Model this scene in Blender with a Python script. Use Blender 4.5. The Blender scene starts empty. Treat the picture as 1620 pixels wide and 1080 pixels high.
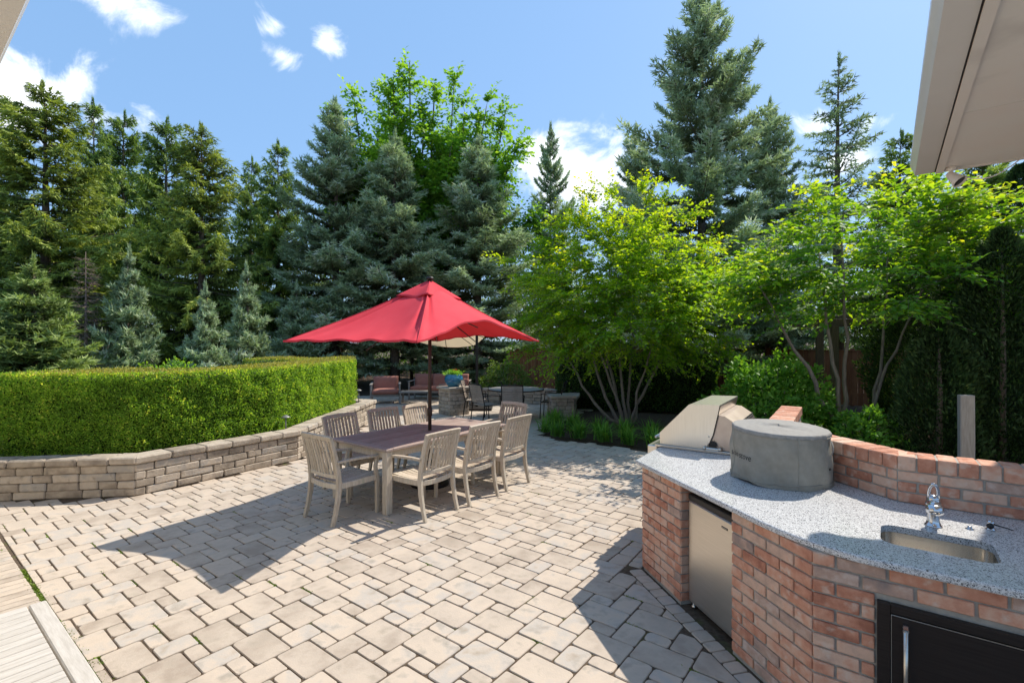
import bpy, math, random
import numpy as np
from mathutils import Vector, Matrix
from mathutils.geometry import tessellate_polygon

random.seed(7)
RNG = np.random.default_rng(7)
SC = bpy.context.scene
COL = SC.collection
R = math.radians

# ------------------------------------------------------------------ camera, sky, sun, exposure
cam = bpy.data.cameras.new('camera')
cam.sensor_width = 36.0
cam.lens = 775 / 1620 * 36
cam.clip_start = 0.05
cam.clip_end = 2000
camo = bpy.data.objects.new('camera', cam)
COL.objects.link(camo)
camo.location = (0, 0, 1.95)
camo.rotation_euler = (R(90), 0, 0)
SC.camera = camo

SUN_EL, SUN_AZ = 49.0, (0.77, 0.64)          # azimuth as a horizontal vector towards the sun
az = math.atan2(SUN_AZ[0], SUN_AZ[1])
world = bpy.data.worlds.new('World')
SC.world = world
world.use_nodes = True


def build_world():
    nt = world.node_tree
    nt.nodes.clear()
    N, L = nt.nodes.new, nt.links.new
    sky = N('ShaderNodeTexSky')
    sky.sky_type = 'NISHITA'
    sky.sun_disc = False
    sky.sun_elevation = R(SUN_EL)
    sky.sun_rotation = az
    sky.air_density = 1.0
    sky.dust_density = 0.6
    sky.ozone_density = 1.6
    tc = N('ShaderNodeTexCoord')
    noise = N('ShaderNodeTexNoise')
    noise.inputs['Scale'].default_value = 9.0
    noise.inputs['Detail'].default_value = 9.0
    noise.inputs['Roughness'].default_value = 0.62
    noise.inputs['Distortion'].default_value = 0.5
    L(tc.outputs['Generated'], noise.inputs['Vector'])
    # clouds: soft lumps of vapour broken up by noise, (direction as azimuth/height, radius, amount)
    blobs = [(20, 110, .075, .95, 1.25), (80, 140, .065, .85, 1.2), (0, 170, .09, 1.0, 1.2), (235, 172, .06, .62, 1.6), (300, 205, .05, .5, 1.6),
             (445, 88, .036, .70, 1.9), (520, 68, .028, .5, 1.4), (425, 48, .028, .5, 1.8), (170, -5, .085, .7, 2.4), (590, -10, .05, .45, 3),
             (880, 250, .09, 1.15, 1.4), (935, 290, .10, 1.2, 1.5), (835, 232, .06, .9, 1.6), (950, 218, .06, .75, 2.6), (1290, 200, .05, .75, 2.0),
             (1400, 190, .06, .7, 2.4), (1340, 260, .08, .7, 2.0)]
    acc = None
    for (px, py, rad, amt, flat) in blobs:
        d = Vector((px - 810, 775, 540 - py)).normalized()
        sub = N('ShaderNodeVectorMath'); sub.operation = 'SUBTRACT'
        L(tc.outputs['Generated'], sub.inputs[0]); sub.inputs[1].default_value = d
        mul = N('ShaderNodeVectorMath'); mul.operation = 'MULTIPLY'
        L(sub.outputs[0], mul.inputs[0]); mul.inputs[1].default_value = (1, 1, flat)
        ln = N('ShaderNodeVectorMath'); ln.operation = 'LENGTH'
        L(mul.outputs[0], ln.inputs[0])
        mr = N('ShaderNodeMapRange')
        mr.inputs['From Min'].default_value = rad * 1.55
        mr.inputs['From Max'].default_value = 0.0
        mr.inputs['To Max'].default_value = amt
        L(ln.outputs['Value'], mr.inputs['Value'])
        if acc is None:
            acc = mr.outputs[0]
        else:
            mx = N('ShaderNodeMath'); mx.operation = 'MAXIMUM'
            L(acc, mx.inputs[0]); L(mr.outputs[0], mx.inputs[1]); acc = mx.outputs[0]
    n2 = N('ShaderNodeMath'); n2.operation = 'MULTIPLY_ADD'
    L(noise.outputs['Fac'], n2.inputs[0]); n2.inputs[1].default_value = 2.5; n2.inputs[2].default_value = -1.42
    add = N('ShaderNodeMath'); add.operation = 'ADD'
    L(acc, add.inputs[0]); L(n2.outputs[0], add.inputs[1])
    cl = N('ShaderNodeMapRange'); cl.interpolation_type = 'SMOOTHSTEP'
    cl.inputs['From Min'].default_value = 0.18; cl.inputs['From Max'].default_value = 0.80
    L(add.outputs[0], cl.inputs['Value'])
    mix = N('ShaderNodeMix'); mix.data_type = 'RGBA'
    L(cl.outputs[0], mix.inputs['Factor'])
    # an even clear blue mixed into the sky model, then the clouds
    veil = N('ShaderNodeMix'); veil.data_type = 'RGBA'; veil.inputs['Factor'].default_value = 0.62
    L(sky.outputs[0], veil.inputs['A']); veil.inputs['B'].default_value = (2.15, 4.0, 6.9, 1)
    L(veil.outputs['Result'], mix.inputs['A'])
    mix.inputs['B'].default_value = (9.6, 9.9, 10.4, 1)
    bg = N('ShaderNodeBackground'); bg.inputs['Strength'].default_value = 0.095
    L(mix.outputs['Result'], bg.inputs['Color'])
    out = N('ShaderNodeOutputWorld')
    L(bg.outputs[0], out.inputs['Surface'])


build_world()
sun = bpy.data.lights.new('sun', 'SUN')
sun.energy = 3.6
sun.angle = R(0.53)
sun.color = (1.0, 0.93, 0.82)
suno = bpy.data.objects.new('sun', sun)
COL.objects.link(suno)
sd = Vector((SUN_AZ[0] * math.cos(R(SUN_EL)), SUN_AZ[1] * math.cos(R(SUN_EL)), math.sin(R(SUN_EL))))
suno.rotation_euler = sd.to_track_quat('Z', 'Y').to_euler()
suno.location = (20, 20, 30)
SC.view_settings.view_transform = 'Standard'
SC.view_settings.look = 'None'
SC.view_settings.exposure = 0.75
SC.view_settings.gamma = 1.0
SC.render.engine = 'CYCLES'
SC.cycles.use_denoising = True
SC.cycles.max_bounces = 7
SC.cycles.diffuse_bounces = 4
SC.cycles.glossy_bounces = 3
SC.cycles.transmission_bounces = 5
SC.cycles.caustics_reflective = False
SC.cycles.caustics_refractive = False
SC.cycles.sample_clamp_indirect = 6.0

# ------------------------------------------------------------------ materials
MAT = {}


def new_mat(name):
    m = bpy.data.materials.new(name)
    m.use_nodes = True
    nt = m.node_tree
    nt.nodes.clear()
    out = nt.nodes.new('ShaderNodeOutputMaterial')
    MAT[name] = m
    return m, nt, nt.nodes.new, nt.links.new, out


def ramp_node(nt, stops):
    r = nt.nodes.new('ShaderNodeValToRGB')
    e = r.color_ramp.elements
    while len(e) < len(stops):
        e.new(0.5)
    for i, (p, c) in enumerate(stops):
        e[i].position = p
        e[i].color = (*c, 1)
    return r


def surf(name, stops, rough=.8, metal=0.0, scale=8.0, detail=6.0, bump=.2, bscale=None, piece=0.0, grain=None, spec=.35, dirt=None, bdist=.004, gain=1.0):
    """Colour ramp over noise plus a per-piece random shift; bump from finer noise."""
    stops = [(q, tuple(min(c * gain, .85) for c in col)) for (q, col) in stops]
    m, nt, N, L, out = new_mat(name)
    p = N('ShaderNodeBsdfPrincipled')
    p.inputs['Roughness'].default_value = rough
    p.inputs['Metallic'].default_value = metal
    p.inputs['Specular IOR Level'].default_value = spec
    tc = N('ShaderNodeTexCoord')
    vec = tc.outputs['Object']
    oi = N('ShaderNodeObjectInfo')
    off = N('ShaderNodeVectorMath'); off.operation = 'SCALE'
    cmb = N('ShaderNodeCombineXYZ')
    L(oi.outputs['Random'], cmb.inputs[0]); L(oi.outputs['Random'], cmb.inputs[2])
    L(cmb.outputs[0], off.inputs[0]); off.inputs['Scale'].default_value = 37.0
    ad = N('ShaderNodeVectorMath'); L(vec, ad.inputs[0]); L(off.outputs[0], ad.inputs[1])
    vec = ad.outputs[0]
    if grain:
        mp = N('ShaderNodeMapping'); mp.inputs['Scale'].default_value = grain
        L(vec, mp.inputs['Vector']); vec = mp.outputs[0]
    n = N('ShaderNodeTexNoise')
    n.inputs['Scale'].default_value = scale; n.inputs['Detail'].default_value = detail; n.inputs['Roughness'].default_value = .6
    L(vec, n.inputs['Vector'])
    fac = n.outputs['Fac']
    if piece:
        at = N('ShaderNodeAttribute'); at.attribute_name = 'piece'
        s = N('ShaderNodeMath'); L(oi.outputs['Random'], s.inputs[0]); L(at.outputs['Fac'], s.inputs[1])
        fr = N('ShaderNodeMath'); fr.operation = 'FRACT'; L(s.outputs[0], fr.inputs[0])
        ma = N('ShaderNodeMath'); ma.operation = 'MULTIPLY_ADD'
        L(fr.outputs[0], ma.inputs[0]); ma.inputs[1].default_value = piece; ma.inputs[2].default_value = -piece / 2
        s2 = N('ShaderNodeMath'); L(ma.outputs[0], s2.inputs[0]); L(fac, s2.inputs[1]); fac = s2.outputs[0]
    rp = ramp_node(nt, stops)
    L(fac, rp.inputs[0])
    col = rp.outputs[0]
    if dirt:
        dn = N('ShaderNodeTexNoise'); dn.inputs['Scale'].default_value = dirt[1]; dn.inputs['Detail'].default_value = 8
        L(vec, dn.inputs['Vector'])
        dm = N('ShaderNodeMapRange'); dm.inputs['From Min'].default_value = dirt[2]; dm.inputs['From Max'].default_value = dirt[3]
        L(dn.outputs['Fac'], dm.inputs['Value'])
        mx = N('ShaderNodeMix'); mx.data_type = 'RGBA'
        L(dm.outputs[0], mx.inputs['Factor']); L(col, mx.inputs['A']); mx.inputs['B'].default_value = (*dirt[0], 1)
        col = mx.outputs['Result']
    L(col, p.inputs['Base Color'])
    if bump:
        b = N('ShaderNodeBump'); b.inputs['Strength'].default_value = bump; b.inputs['Distance'].default_value = bdist
        bn = N('ShaderNodeTexNoise'); bn.inputs['Scale'].default_value = bscale or scale * 4; bn.inputs['Detail'].default_value = 8
        L(vec, bn.inputs['Vector']); L(bn.outputs['Fac'], b.inputs['Height']); L(b.outputs[0], p.inputs['Normal'])
    L(p.outputs[0], out.inputs['Surface'])
    return m


def leaf(name, stops, trans=.4, rough=.55, tint=(1.3, 1.25, .45), nscale=1.2, nmix=.45, gain=1.0):
    """Foliage: ramp over the per-vertex value 'piece' and a slow noise, part of the light passes through."""
    stops = [(p, tuple(min(c * gain, .8) for c in col)) for (p, col) in stops]
    m, nt, N, L, out = new_mat(name)
    at = N('ShaderNodeAttribute'); at.attribute_name = 'piece'
    geo = N('ShaderNodeNewGeometry')
    n = N('ShaderNodeTexNoise'); n.inputs['Scale'].default_value = nscale; n.inputs['Detail'].default_value = 3
    L(geo.outputs['Position'], n.inputs['Vector'])
    a = N('ShaderNodeMath'); a.operation = 'MULTIPLY_ADD'
    L(n.outputs['Fac'], a.inputs[0]); a.inputs[1].default_value = nmix * 2; a.inputs[2].default_value = -nmix
    s = N('ShaderNodeMath'); L(at.outputs['Fac'], s.inputs[0]); L(a.outputs[0], s.inputs[1])
    rp = ramp_node(nt, stops)
    L(s.outputs[0], rp.inputs[0])
    p = N('ShaderNodeBsdfPrincipled'); p.inputs['Roughness'].default_value = rough
    p.inputs['Specular IOR Level'].default_value = .3
    L(rp.outputs[0], p.inputs['Base Color'])
    if trans:
        t = N('ShaderNodeBsdfTranslucent')
        mu = N('ShaderNodeMix'); mu.data_type = 'RGBA'; mu.blend_type = 'MULTIPLY'; mu.inputs['Factor'].default_value = 1
        L(rp.outputs[0], mu.inputs['A']); mu.inputs['B'].default_value = (*tint, 1)
        L(mu.outputs['Result'], t.inputs['Color'])
        ms = N('ShaderNodeMixShader'); ms.inputs[0].default_value = trans
        L(p.outputs[0], ms.inputs[1]); L(t.outputs[0], ms.inputs[2])
        L(ms.outputs[0], out.inputs['Surface'])
    else:
        L(p.outputs[0], out.inputs['Surface'])
    return m


surf('paver', [(.20, (.35, .285, .225)), (.40, (.465, .39, .315)), (.56, (.525, .435, .345)), (.70, (.44, .395, .345)), (.86, (.555, .445, .345))], .9, scale=4.5, detail=9, piece=.38, bump=.45, bscale=90,
     dirt=((.31, .265, .21), 9, .56, .80), bdist=.003)
surf('joint_sand', [(.3, (.058, .038, .024)), (.7, (.135, .098, .066))], 1, scale=30, bump=.5, dirt=((.09, .10, .025), 5, .58, .7))
surf('wall_block', [(.2, (.20, .165, .13)), (.45, (.31, .26, .205)), (.62, (.38, .32, .255)), (.8, (.28, .255, .225))], .95, scale=7, piece=.45, bump=.6, bscale=45,
     dirt=((.14, .12, .10), 9, .6, .8), bdist=.008, gain=1.25)
surf('wall_core', [(.3, (.07, .06, .05)), (.7, (.12, .10, .08))], 1, scale=20)
surf('brick', [(.20, (.28, .112, .070)), (.36, (.41, .18, .112)), (.50, (.49, .25, .165)), (.66, (.53, .345, .25)), (.85, (.40, .265, .20))], .9, scale=11, detail=10, piece=.40, bump=.55, bscale=55,
     dirt=((.64, .50, .40), 17, .56, .76), bdist=.005, gain=1.22)
surf('brick_grey', [(.25, (.22, .17, .15)), (.5, (.38, .25, .19)), (.75, (.52, .42, .36))], .9, scale=14, detail=9, piece=.2, bump=.55, bscale=55, bdist=.005, gain=1.20)
surf('mortar', [(.3, (.27, .25, .22)), (.7, (.38, .355, .31))], .95, scale=25, bump=.4, gain=1.10)
surf('teak_weathered', [(.25, (.30, .24, .17)), (.5, (.43, .365, .285)), (.75, (.53, .465, .375))], .8, scale=6, grain=(14, 14, 1.3), piece=.22, bump=.25, bscale=18, dirt=((.30, .33, .22), 3, .62, .8), gain=1.22)  # weathered grey-tan teak of the chairs, table legs and aprons
surf('teak_top', [(.25, (.205, .145, .120)), (.5, (.305, .23, .195)), (.75, (.39, .315, .275))], .75, scale=6, grain=(1.3, 16, 16), piece=.2, bump=.25, bscale=18, gain=1.15)
surf('white_wood', [(.3, (.42, .385, .34)), (.7, (.55, .515, .47))], .7, scale=6, grain=(1.5, 14, 14), piece=.12, bump=.15)
surf('white_slat', [(.3, (.44, .405, .36)), (.7, (.56, .525, .48))], .7, scale=6, grain=(14, 1.5, 14), piece=.16, bump=.15)
surf('red_cloth', [(.3, (.80, .065, .088)), (.7, (.85, .085, .108))], .85, scale=3, bump=.12, bscale=500, spec=.2)
surf('red_seam', [(.3, (.56, .035, .055)), (.7, (.64, .045, .068))], .85, scale=5, bump=.1)
surf('cream_cloth', [(.3, (.60, .52, .40)), (.7, (.68, .60, .47))], .9, scale=3, bump=.1, bscale=300)
surf('terracotta_cloth', [(.3, (.30, .125, .095)), (.7, (.38, .165, .125))], .95, scale=5, bump=.2, bscale=200)
surf('dark_metal', [(.3, (.022, .018, .016)), (.7, (.035, .03, .027))], .5, .4, scale=10, bump=0)
surf('brown_pole', [(.3, (.05, .03, .022)), (.7, (.08, .05, .036))], .45, .2, scale=10, bump=0)
surf('bronze_strap', [(.3, (.26, .21, .17)), (.7, (.36, .30, .25))], .7, .1, scale=10, bump=.1)
surf('lounge_frame', [(.3, (.24, .22, .20)), (.7, (.33, .30, .275))], .7, 0, scale=6, bump=.15)
surf('table_stone', [(.3, (.22, .21, .20)), (.7, (.32, .305, .29))], .45, 0, scale=14, bump=.1)
surf('steel', [(.3, (.56, .52, .46)), (.7, (.66, .615, .55))], .30, 1.0, scale=4, grain=(1, 1, 60), bump=.03, bscale=8, spec=.5)
surf('steel_hood', [(.3, (.60, .57, .52)), (.7, (.70, .67, .62))], .33, 1.0, scale=4, grain=(60, 1, 1), bump=.03, bscale=8, spec=.5)
surf('steel_back', [(.3, (.40, .33, .29)), (.7, (.52, .45, .40))], .38, 1.0, scale=5, bump=.03)
surf('sink_steel', [(.3, (.60, .55, .48)), (.7, (.72, .67, .60))], .24, 1.0, scale=4, grain=(60, 60, 2), bump=.02, bscale=4)
surf('chrome', [(.3, (.55, .55, .57)), (.7, (.62, .62, .64))], .16, 1.0, scale=4, bump=0)
surf('black_plastic', [(.3, (.012, .012, .013)), (.7, (.02, .02, .02))], .4, 0, scale=8, bump=0)
surf('black_steel', [(.3, (.030, .022, .019)), (.7, (.044, .034, .030))], .36, .55, scale=3, grain=(1, 1, 40), bump=.02)
surf('cover_cloth', [(.3, (.160, .150, .125)), (.7, (.205, .192, .162))], .95, scale=14, detail=3, bump=.35, bscale=420, bdist=.002, gain=1.55)
surf('cover_top', [(.3, (.27, .255, .235)), (.7, (.33, .315, .29))], .95, scale=30, detail=3, bump=.3, bscale=420, bdist=.002)
surf('print_black', [(.3, (.02, .02, .02)), (.7, (.028, .028, .028))], .8, scale=10, bump=0)
surf('eave_paint', [(.3, (.85, .765, .675)), (.7, (.88, .80, .715))], .6, scale=3, bump=.08, bscale=30, dirt=((.66, .60, .53), 2.2, .62, .8))
surf('gutter_paint', [(.3, (.78, .74, .68)), (.7, (.82, .78, .72))], .28, scale=3, bump=.02, bscale=10)
surf('roof_shingle', [(.3, (.10, .09, .08)), (.7, (.18, .165, .15))], .95, scale=20, piece=0, bump=.5)
surf('siding', [(.3, (.60, .56, .49)), (.7, (.66, .62, .55))], .7, scale=4, bump=.1)
surf('cedar', [(.25, (.17, .062, .026)), (.5, (.26, .10, .043)), (.75, (.33, .14, .062))], .8, scale=5, grain=(10, 10, .9), piece=.25, bump=.3)
surf('old_wood', [(.3, (.085, .063, .045)), (.7, (.15, .115, .085))], .9, scale=5, grain=(9, 9, 1), bump=.4)
surf('grey_wood', [(.3, (.28, .25, .22)), (.7, (.42, .385, .345))], .9, scale=5, grain=(9, 9, 1), bump=.4)
surf('bark', [(.3, (.075, .055, .042)), (.55, (.14, .11, .085)), (.8, (.23, .19, .15))], .95, scale=9, grain=(3, 3, .8), bump=.7, bscale=16, bdist=.02, gain=1.20)
surf('bark_smooth', [(.3, (.16, .135, .11)), (.6, (.25, .215, .18)), (.8, (.36, .325, .285))], .9, scale=9, grain=(3, 3, .8), bump=.4, bscale=20)
surf('dead_twig', [(.3, (.15, .105, .08)), (.7, (.25, .185, .145))], .95, scale=6, bump=0)
surf('mulch', [(.3, (.045, .03, .02)), (.55, (.105, .068, .046)), (.8, (.20, .14, .10))], 1, scale=28, detail=10, bump=.9, bscale=40, bdist=.03)
surf('lawn', [(.3, (.035, .07, .012)), (.7, (.09, .15, .03))], 1, scale=40, bump=.8, bdist=.03)
surf('gravel_dark', [(.3, (.05, .045, .04)), (.7, (.16, .14, .12))], 1, scale=60, bump=.8, bdist=.02)
surf('bounce_stone', [(.3, (.52, .48, .43)), (.7, (.62, .58, .52))], .85, scale=6, bump=.2)  # pale surface of the unseen floor added for bounced light
surf('blue_glaze', [(.25, (.012, .07, .15)), (.5, (.03, .17, .30)), (.75, (.16, .40, .50))], .14, scale=3.5, bump=.03, spec=.6)
surf('orange_petal', [(.3, (.62, .13, .03)), (.7, (.75, .27, .06))], .7, scale=6, bump=0)
surf('lamp_bronze', [(.3, (.22, .215, .205)), (.7, (.30, .295, .285))], .45, .5, scale=6, bump=0)
surf('hedge_core', [(.3, (.006, .010, .003)), (.7, (.014, .022, .006))], 1, scale=14, bump=.5)

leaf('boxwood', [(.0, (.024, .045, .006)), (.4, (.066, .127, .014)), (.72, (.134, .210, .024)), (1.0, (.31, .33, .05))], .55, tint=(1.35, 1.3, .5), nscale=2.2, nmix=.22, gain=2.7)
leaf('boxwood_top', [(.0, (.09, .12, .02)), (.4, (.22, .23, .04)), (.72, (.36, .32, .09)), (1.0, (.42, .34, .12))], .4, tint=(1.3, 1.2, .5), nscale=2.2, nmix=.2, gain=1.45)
leaf('serviceberry_leaf', [(.0, (.035, .095, .010)), (.45, (.085, .17, .016)), (.8, (.16, .235, .02)), (1.0, (.26, .27, .03))], .6, tint=(1.95, 1.5, .25), nscale=.8, nmix=.24, gain=2.4)
leaf('dogwood_leaf', [(.0, (.022, .070, .012)), (.45, (.055, .135, .018)), (.8, (.13, .21, .022)), (1.0, (.25, .28, .03))], .5, tint=(1.85, 1.5, .28), nscale=.8, nmix=.25, gain=2.4)
leaf('maple_leaf', [(.0, (.030, .075, .012)), (.5, (.075, .155, .022)), (1.0, (.17, .24, .04))], .5, tint=(1.4, 1.35, .4), nscale=.5, nmix=.25, gain=2.6)
leaf('hydrangea_leaf', [(.0, (.020, .062, .010)), (.5, (.055, .135, .018)), (1.0, (.11, .20, .03))], .4, nscale=1.5, nmix=.2, gain=2.3)
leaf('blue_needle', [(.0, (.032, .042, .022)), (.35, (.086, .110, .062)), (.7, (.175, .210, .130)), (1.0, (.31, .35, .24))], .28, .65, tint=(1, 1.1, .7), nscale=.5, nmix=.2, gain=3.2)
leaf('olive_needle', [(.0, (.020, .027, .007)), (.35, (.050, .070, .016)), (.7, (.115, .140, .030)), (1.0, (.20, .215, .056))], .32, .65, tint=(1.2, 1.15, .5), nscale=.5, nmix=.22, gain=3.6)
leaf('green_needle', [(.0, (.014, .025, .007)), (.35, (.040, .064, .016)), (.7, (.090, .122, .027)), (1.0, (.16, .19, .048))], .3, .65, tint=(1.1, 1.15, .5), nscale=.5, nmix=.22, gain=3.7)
leaf('light_needle', [(.0, (.024, .036, .012)), (.35, (.064, .090, .028)), (.7, (.130, .165, .055)), (1.0, (.21, .25, .09))], .3, .65, tint=(1.1, 1.15, .6), nscale=.6, nmix=.2, gain=2.8)
leaf('arborvitae_scale', [(.0, (.007, .016, .005)), (.5, (.026, .050, .014)), (1.0, (.085, .12, .03))], .3, .7, tint=(1.1, 1.2, .5), nscale=1.2, nmix=.25, gain=2.0)
leaf('yew_leaf', [(.0, (.010, .024, .006)), (.5, (.030, .065, .012)), (1.0, (.09, .15, .02))], .3, nscale=1.0, nmix=.25, gain=1.50)
leaf('wood_leaf', [(.0, (.014, .032, .008)), (.5, (.045, .085, .016)), (1.0, (.12, .17, .03))], .4, nscale=.35, nmix=.35, gain=2.20)
leaf('lily_blade', [(.0, (.022, .060, .012)), (.5, (.060, .140, .020)), (1.0, (.14, .24, .04))], .4, nscale=1.5, nmix=.15, gain=2.4)
leaf('moss', [(.0, (.05, .09, .012)), (1.0, (.16, .22, .03))], .2, nscale=4, nmix=.2, gain=1.6)
leaf('brown_leaf', [(.0, (.12, .05, .025)), (1.0, (.26, .11, .05))], .3, nscale=2, nmix=.2)


def let_light_through(name, col, fac):
    nt = MAT[name].node_tree
    out = [n for n in nt.nodes if n.type == 'OUTPUT_MATERIAL'][0]
    p = [n for n in nt.nodes if n.type == 'BSDF_PRINCIPLED'][0]
    t = nt.nodes.new('ShaderNodeBsdfTranslucent'); t.inputs['Color'].default_value = (*col, 1)
    m = nt.nodes.new('ShaderNodeMixShader'); m.inputs[0].default_value = fac
    nt.links.new(p.outputs[0], m.inputs[1]); nt.links.new(t.outputs[0], m.inputs[2]); nt.links.new(m.outputs[0], out.inputs['Surface'])


let_light_through('red_cloth', (.85, .02, .03), .22)
let_light_through('cream_cloth', (.8, .66, .45), .3)


# ------------------------------------------------------------------ mesh helpers
def mesh(name, V, F, smooth=False):
    me = bpy.data.meshes.new(name)
    me.from_pydata([tuple(map(float, v)) for v in V], [], [tuple(f) for f in F])
    me.update()
    if smooth:
        me.polygons.foreach_set('use_smooth', [True] * len(me.polygons))
    return me


def fastmesh(name, V, T, piece=None, smooth=False):
    """numpy vertices (n,3) and triangles (m,3)."""
    me = bpy.data.meshes.new(name)
    V = np.ascontiguousarray(V, dtype=np.float32); T = np.ascontiguousarray(T, dtype=np.int32)
    me.vertices.add(len(V)); me.vertices.foreach_set('co', V.ravel())
    me.loops.add(T.size); me.loops.foreach_set('vertex_index', T.ravel())
    me.polygons.add(len(T))
    me.polygons.foreach_set('loop_start', np.arange(0, T.size, 3, dtype=np.int32))
    if smooth:
        me.polygons.foreach_set('use_smooth', np.ones(len(T), dtype=bool))
    if piece is not None:
        a = me.attributes.new('piece', 'FLOAT', 'POINT')
        a.data.foreach_set('value', np.ascontiguousarray(piece, dtype=np.float32))
    me.update(calc_edges=True)
    return me


def ob(name, me, mat=None, parent=None, loc=(0, 0, 0), rotz=0.0, rot=None, scale=None):
    o = bpy.data.objects.new(name, me)
    COL.objects.link(o)
    o.location = loc
    o.rotation_euler = rot if rot else (0, 0, rotz)
    if scale is not None:
        o.scale = scale if hasattr(scale, '__len__') else (scale,) * 3
    if mat and me is not None:
        m = MAT[mat]
        if not me.materials:
            me.materials.append(m)
        elif me.materials[0] != m:
            o.material_slots[0].link = 'OBJECT'
            o.material_slots[0].material = m
    if parent:
        o.parent = parent
    return o


def tag(o, label, cat, group=None, kind=None):
    o['label'] = label
    if cat:
        o['category'] = cat
    if group:
        o['group'] = group
    if kind:
        o['kind'] = kind
    return o


def thing(name, label, cat, loc=(0, 0, 0), rotz=0.0, group=None):
    o = ob(name, None, None, None, loc, rotz)
    o.empty_display_size = .1
    return tag(o, label, cat, group)


def copy_tree(o, parent=None):
    c = o.copy()
    COL.objects.link(c)
    c.parent = parent
    for ch in list(o.children):
        copy_tree(ch, c)
    return c


def chamfer_box(sx, sy, sz, c, center=(0, 0, 0), jit=0.0, rng=None):
    """Box with every edge chamfered: 24 vertices."""
    hx, hy, hz = sx / 2, sy / 2, sz / 2
    c = min(c, hx * .9, hy * .9, hz * .9)
    V, idx = [], {}
    for ix in (-1, 1):
        for iy in (-1, 1):
            for iz in (-1, 1):
                j = [(rng.uniform(-jit, jit) if rng else 0) for _ in range(4)]
                for a in range(3):
                    p = [ix * (hx - (c if a != 0 else 0)), iy * (hy - (c if a != 1 else 0)), iz * (hz - (c if a != 2 else 0))]
                    idx[(ix, iy, iz, a)] = len(V)
                    V.append((p[0] + center[0] + j[0], p[1] + center[1] + j[1], p[2] + center[2] + j[2]))
    F = []
    for a in range(3):
        for s in (-1, 1):
            o = [i for i in range(3) if i != a]
            q = []
            for (p, r) in ((-1, -1), (1, -1), (1, 1), (-1, 1)):
                k = [0, 0, 0]; k[a] = s; k[o[0]] = p; k[o[1]] = r
                q.append(idx[(*k, a)])
            flip = (s < 0) != (a == 1)
            F.append(q[::-1] if flip else q)
    for a in range(3):                                   # edges running along axis a
        o = [i for i in range(3) if i != a]
        for p in (-1, 1):
            for r in (-1, 1):
                k0 = [0, 0, 0]; k0[a] = -1; k0[o[0]] = p; k0[o[1]] = r
                k1 = list(k0); k1[a] = 1
                F.append([idx[(*k0, o[0])], idx[(*k1, o[0])], idx[(*k1, o[1])], idx[(*k0, o[1])]])
    for ix in (-1, 1):
        for iy in (-1, 1):
            for iz in (-1, 1):
                F.append([idx[(ix, iy, iz, 0)], idx[(ix, iy, iz, 1)], idx[(ix, iy, iz, 2)]])
    return V, F


def fix_normals(me):
    import bmesh
    bm = bmesh.new(); bm.from_mesh(me)
    bmesh.ops.recalc_face_normals(bm, faces=bm.faces)
    bm.to_mesh(me); bm.free()
    return me


_BOX = {}


def box_mesh(sx, sy, sz, c=.004, center=(0, 0, 0), var=0, jit=0.0):
    k = (round(sx, 4), round(sy, 4), round(sz, 4), c, center, var, jit)
    if k not in _BOX:
        rng = random.Random(var * 97 + int(sx * 1000)) if jit else None
        _BOX[k] = fix_normals(mesh('box', *chamfer_box(sx, sy, sz, c, center, jit, rng)))
    return _BOX[k]


def sweep(pts, side, w, t, name='sweep', cap=True, bev=0.0):
    """Rectangular section swept along pts; side = width direction, w and t scalars or lists (width, thickness)."""
    pts = [Vector(p) for p in pts]
    n = len(pts)
    ws = w if hasattr(w, '__len__') else [w] * n
    ts = t if hasattr(t, '__len__') else [t] * n
    V, F = [], []
    side = Vector(side).normalized()
    for i, p in enumerate(pts):
        d = (pts[min(i + 1, n - 1)] - pts[max(i - 1, 0)]).normalized()
        s = (side - d * side.dot(d)).normalized()
        q = d.cross(s).normalized()
        a, b = ws[i] / 2, ts[i] / 2
        e = min(a, b) * .22
        for (x, y) in ((-a + e, -b), (a - e, -b), (a, -b + e), (a, b - e), (a - e, b), (-a + e, b), (-a, b - e), (-a, -b + e)):
            V.append(p + s * x + q * y)
    m = 8
    for i in range(n - 1):
        for k in range(m):
            F.append((i * m + k, i * m + (k + 1) % m, (i + 1) * m + (k + 1) % m, (i + 1) * m + k))
    if cap:
        F.append(tuple(range(m))[::-1]); F.append(tuple((n - 1) * m + k for k in range(m)))
    return fix_normals(mesh(name, V, F))


def tube_vf(pts, rad, n=8, cap=True):
    pts = [Vector(p) for p in pts]
    rs = rad if hasattr(rad, '__len__') else [rad] * len(pts)
    V, F = [], []
    up = Vector((0, 0, 1))
    d0 = (pts[1] - pts[0]).normalized()
    ref = up if abs(d0.z) < .9 else Vector((1, 0, 0))
    s = (ref - d0 * ref.dot(d0)).normalized()
    for i, p in enumerate(pts):
        d = (pts[min(i + 1, len(pts) - 1)] - pts[max(i - 1, 0)]).normalized()
        s = (s - d * s.dot(d)).normalized()
        q = d.cross(s)
        for k in range(n):
            a = 2 * math.pi * k / n
            V.append(p + s * (math.cos(a) * rs[i]) + q * (math.sin(a) * rs[i]))
    for i in range(len(pts) - 1):
        for k in range(n):
            F.append((i * n + k, i * n + (k + 1) % n, (i + 1) * n + (k + 1) % n, (i + 1) * n + k))
    if cap:
        F.append(tuple(range(n))[::-1]); F.append(tuple((len(pts) - 1) * n + k for k in range(n)))
    return V, F


def tube(pts, rad, n=10, name='tube', smooth=True):
    return mesh(name, *tube_vf(pts, rad, n), smooth=smooth)


def join_vf(parts):
    V, F = [], []
    for (v, f) in parts:
        o = len(V)
        V += list(v); F += [tuple(i + o for i in q) for q in f]
    return V, F


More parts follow.
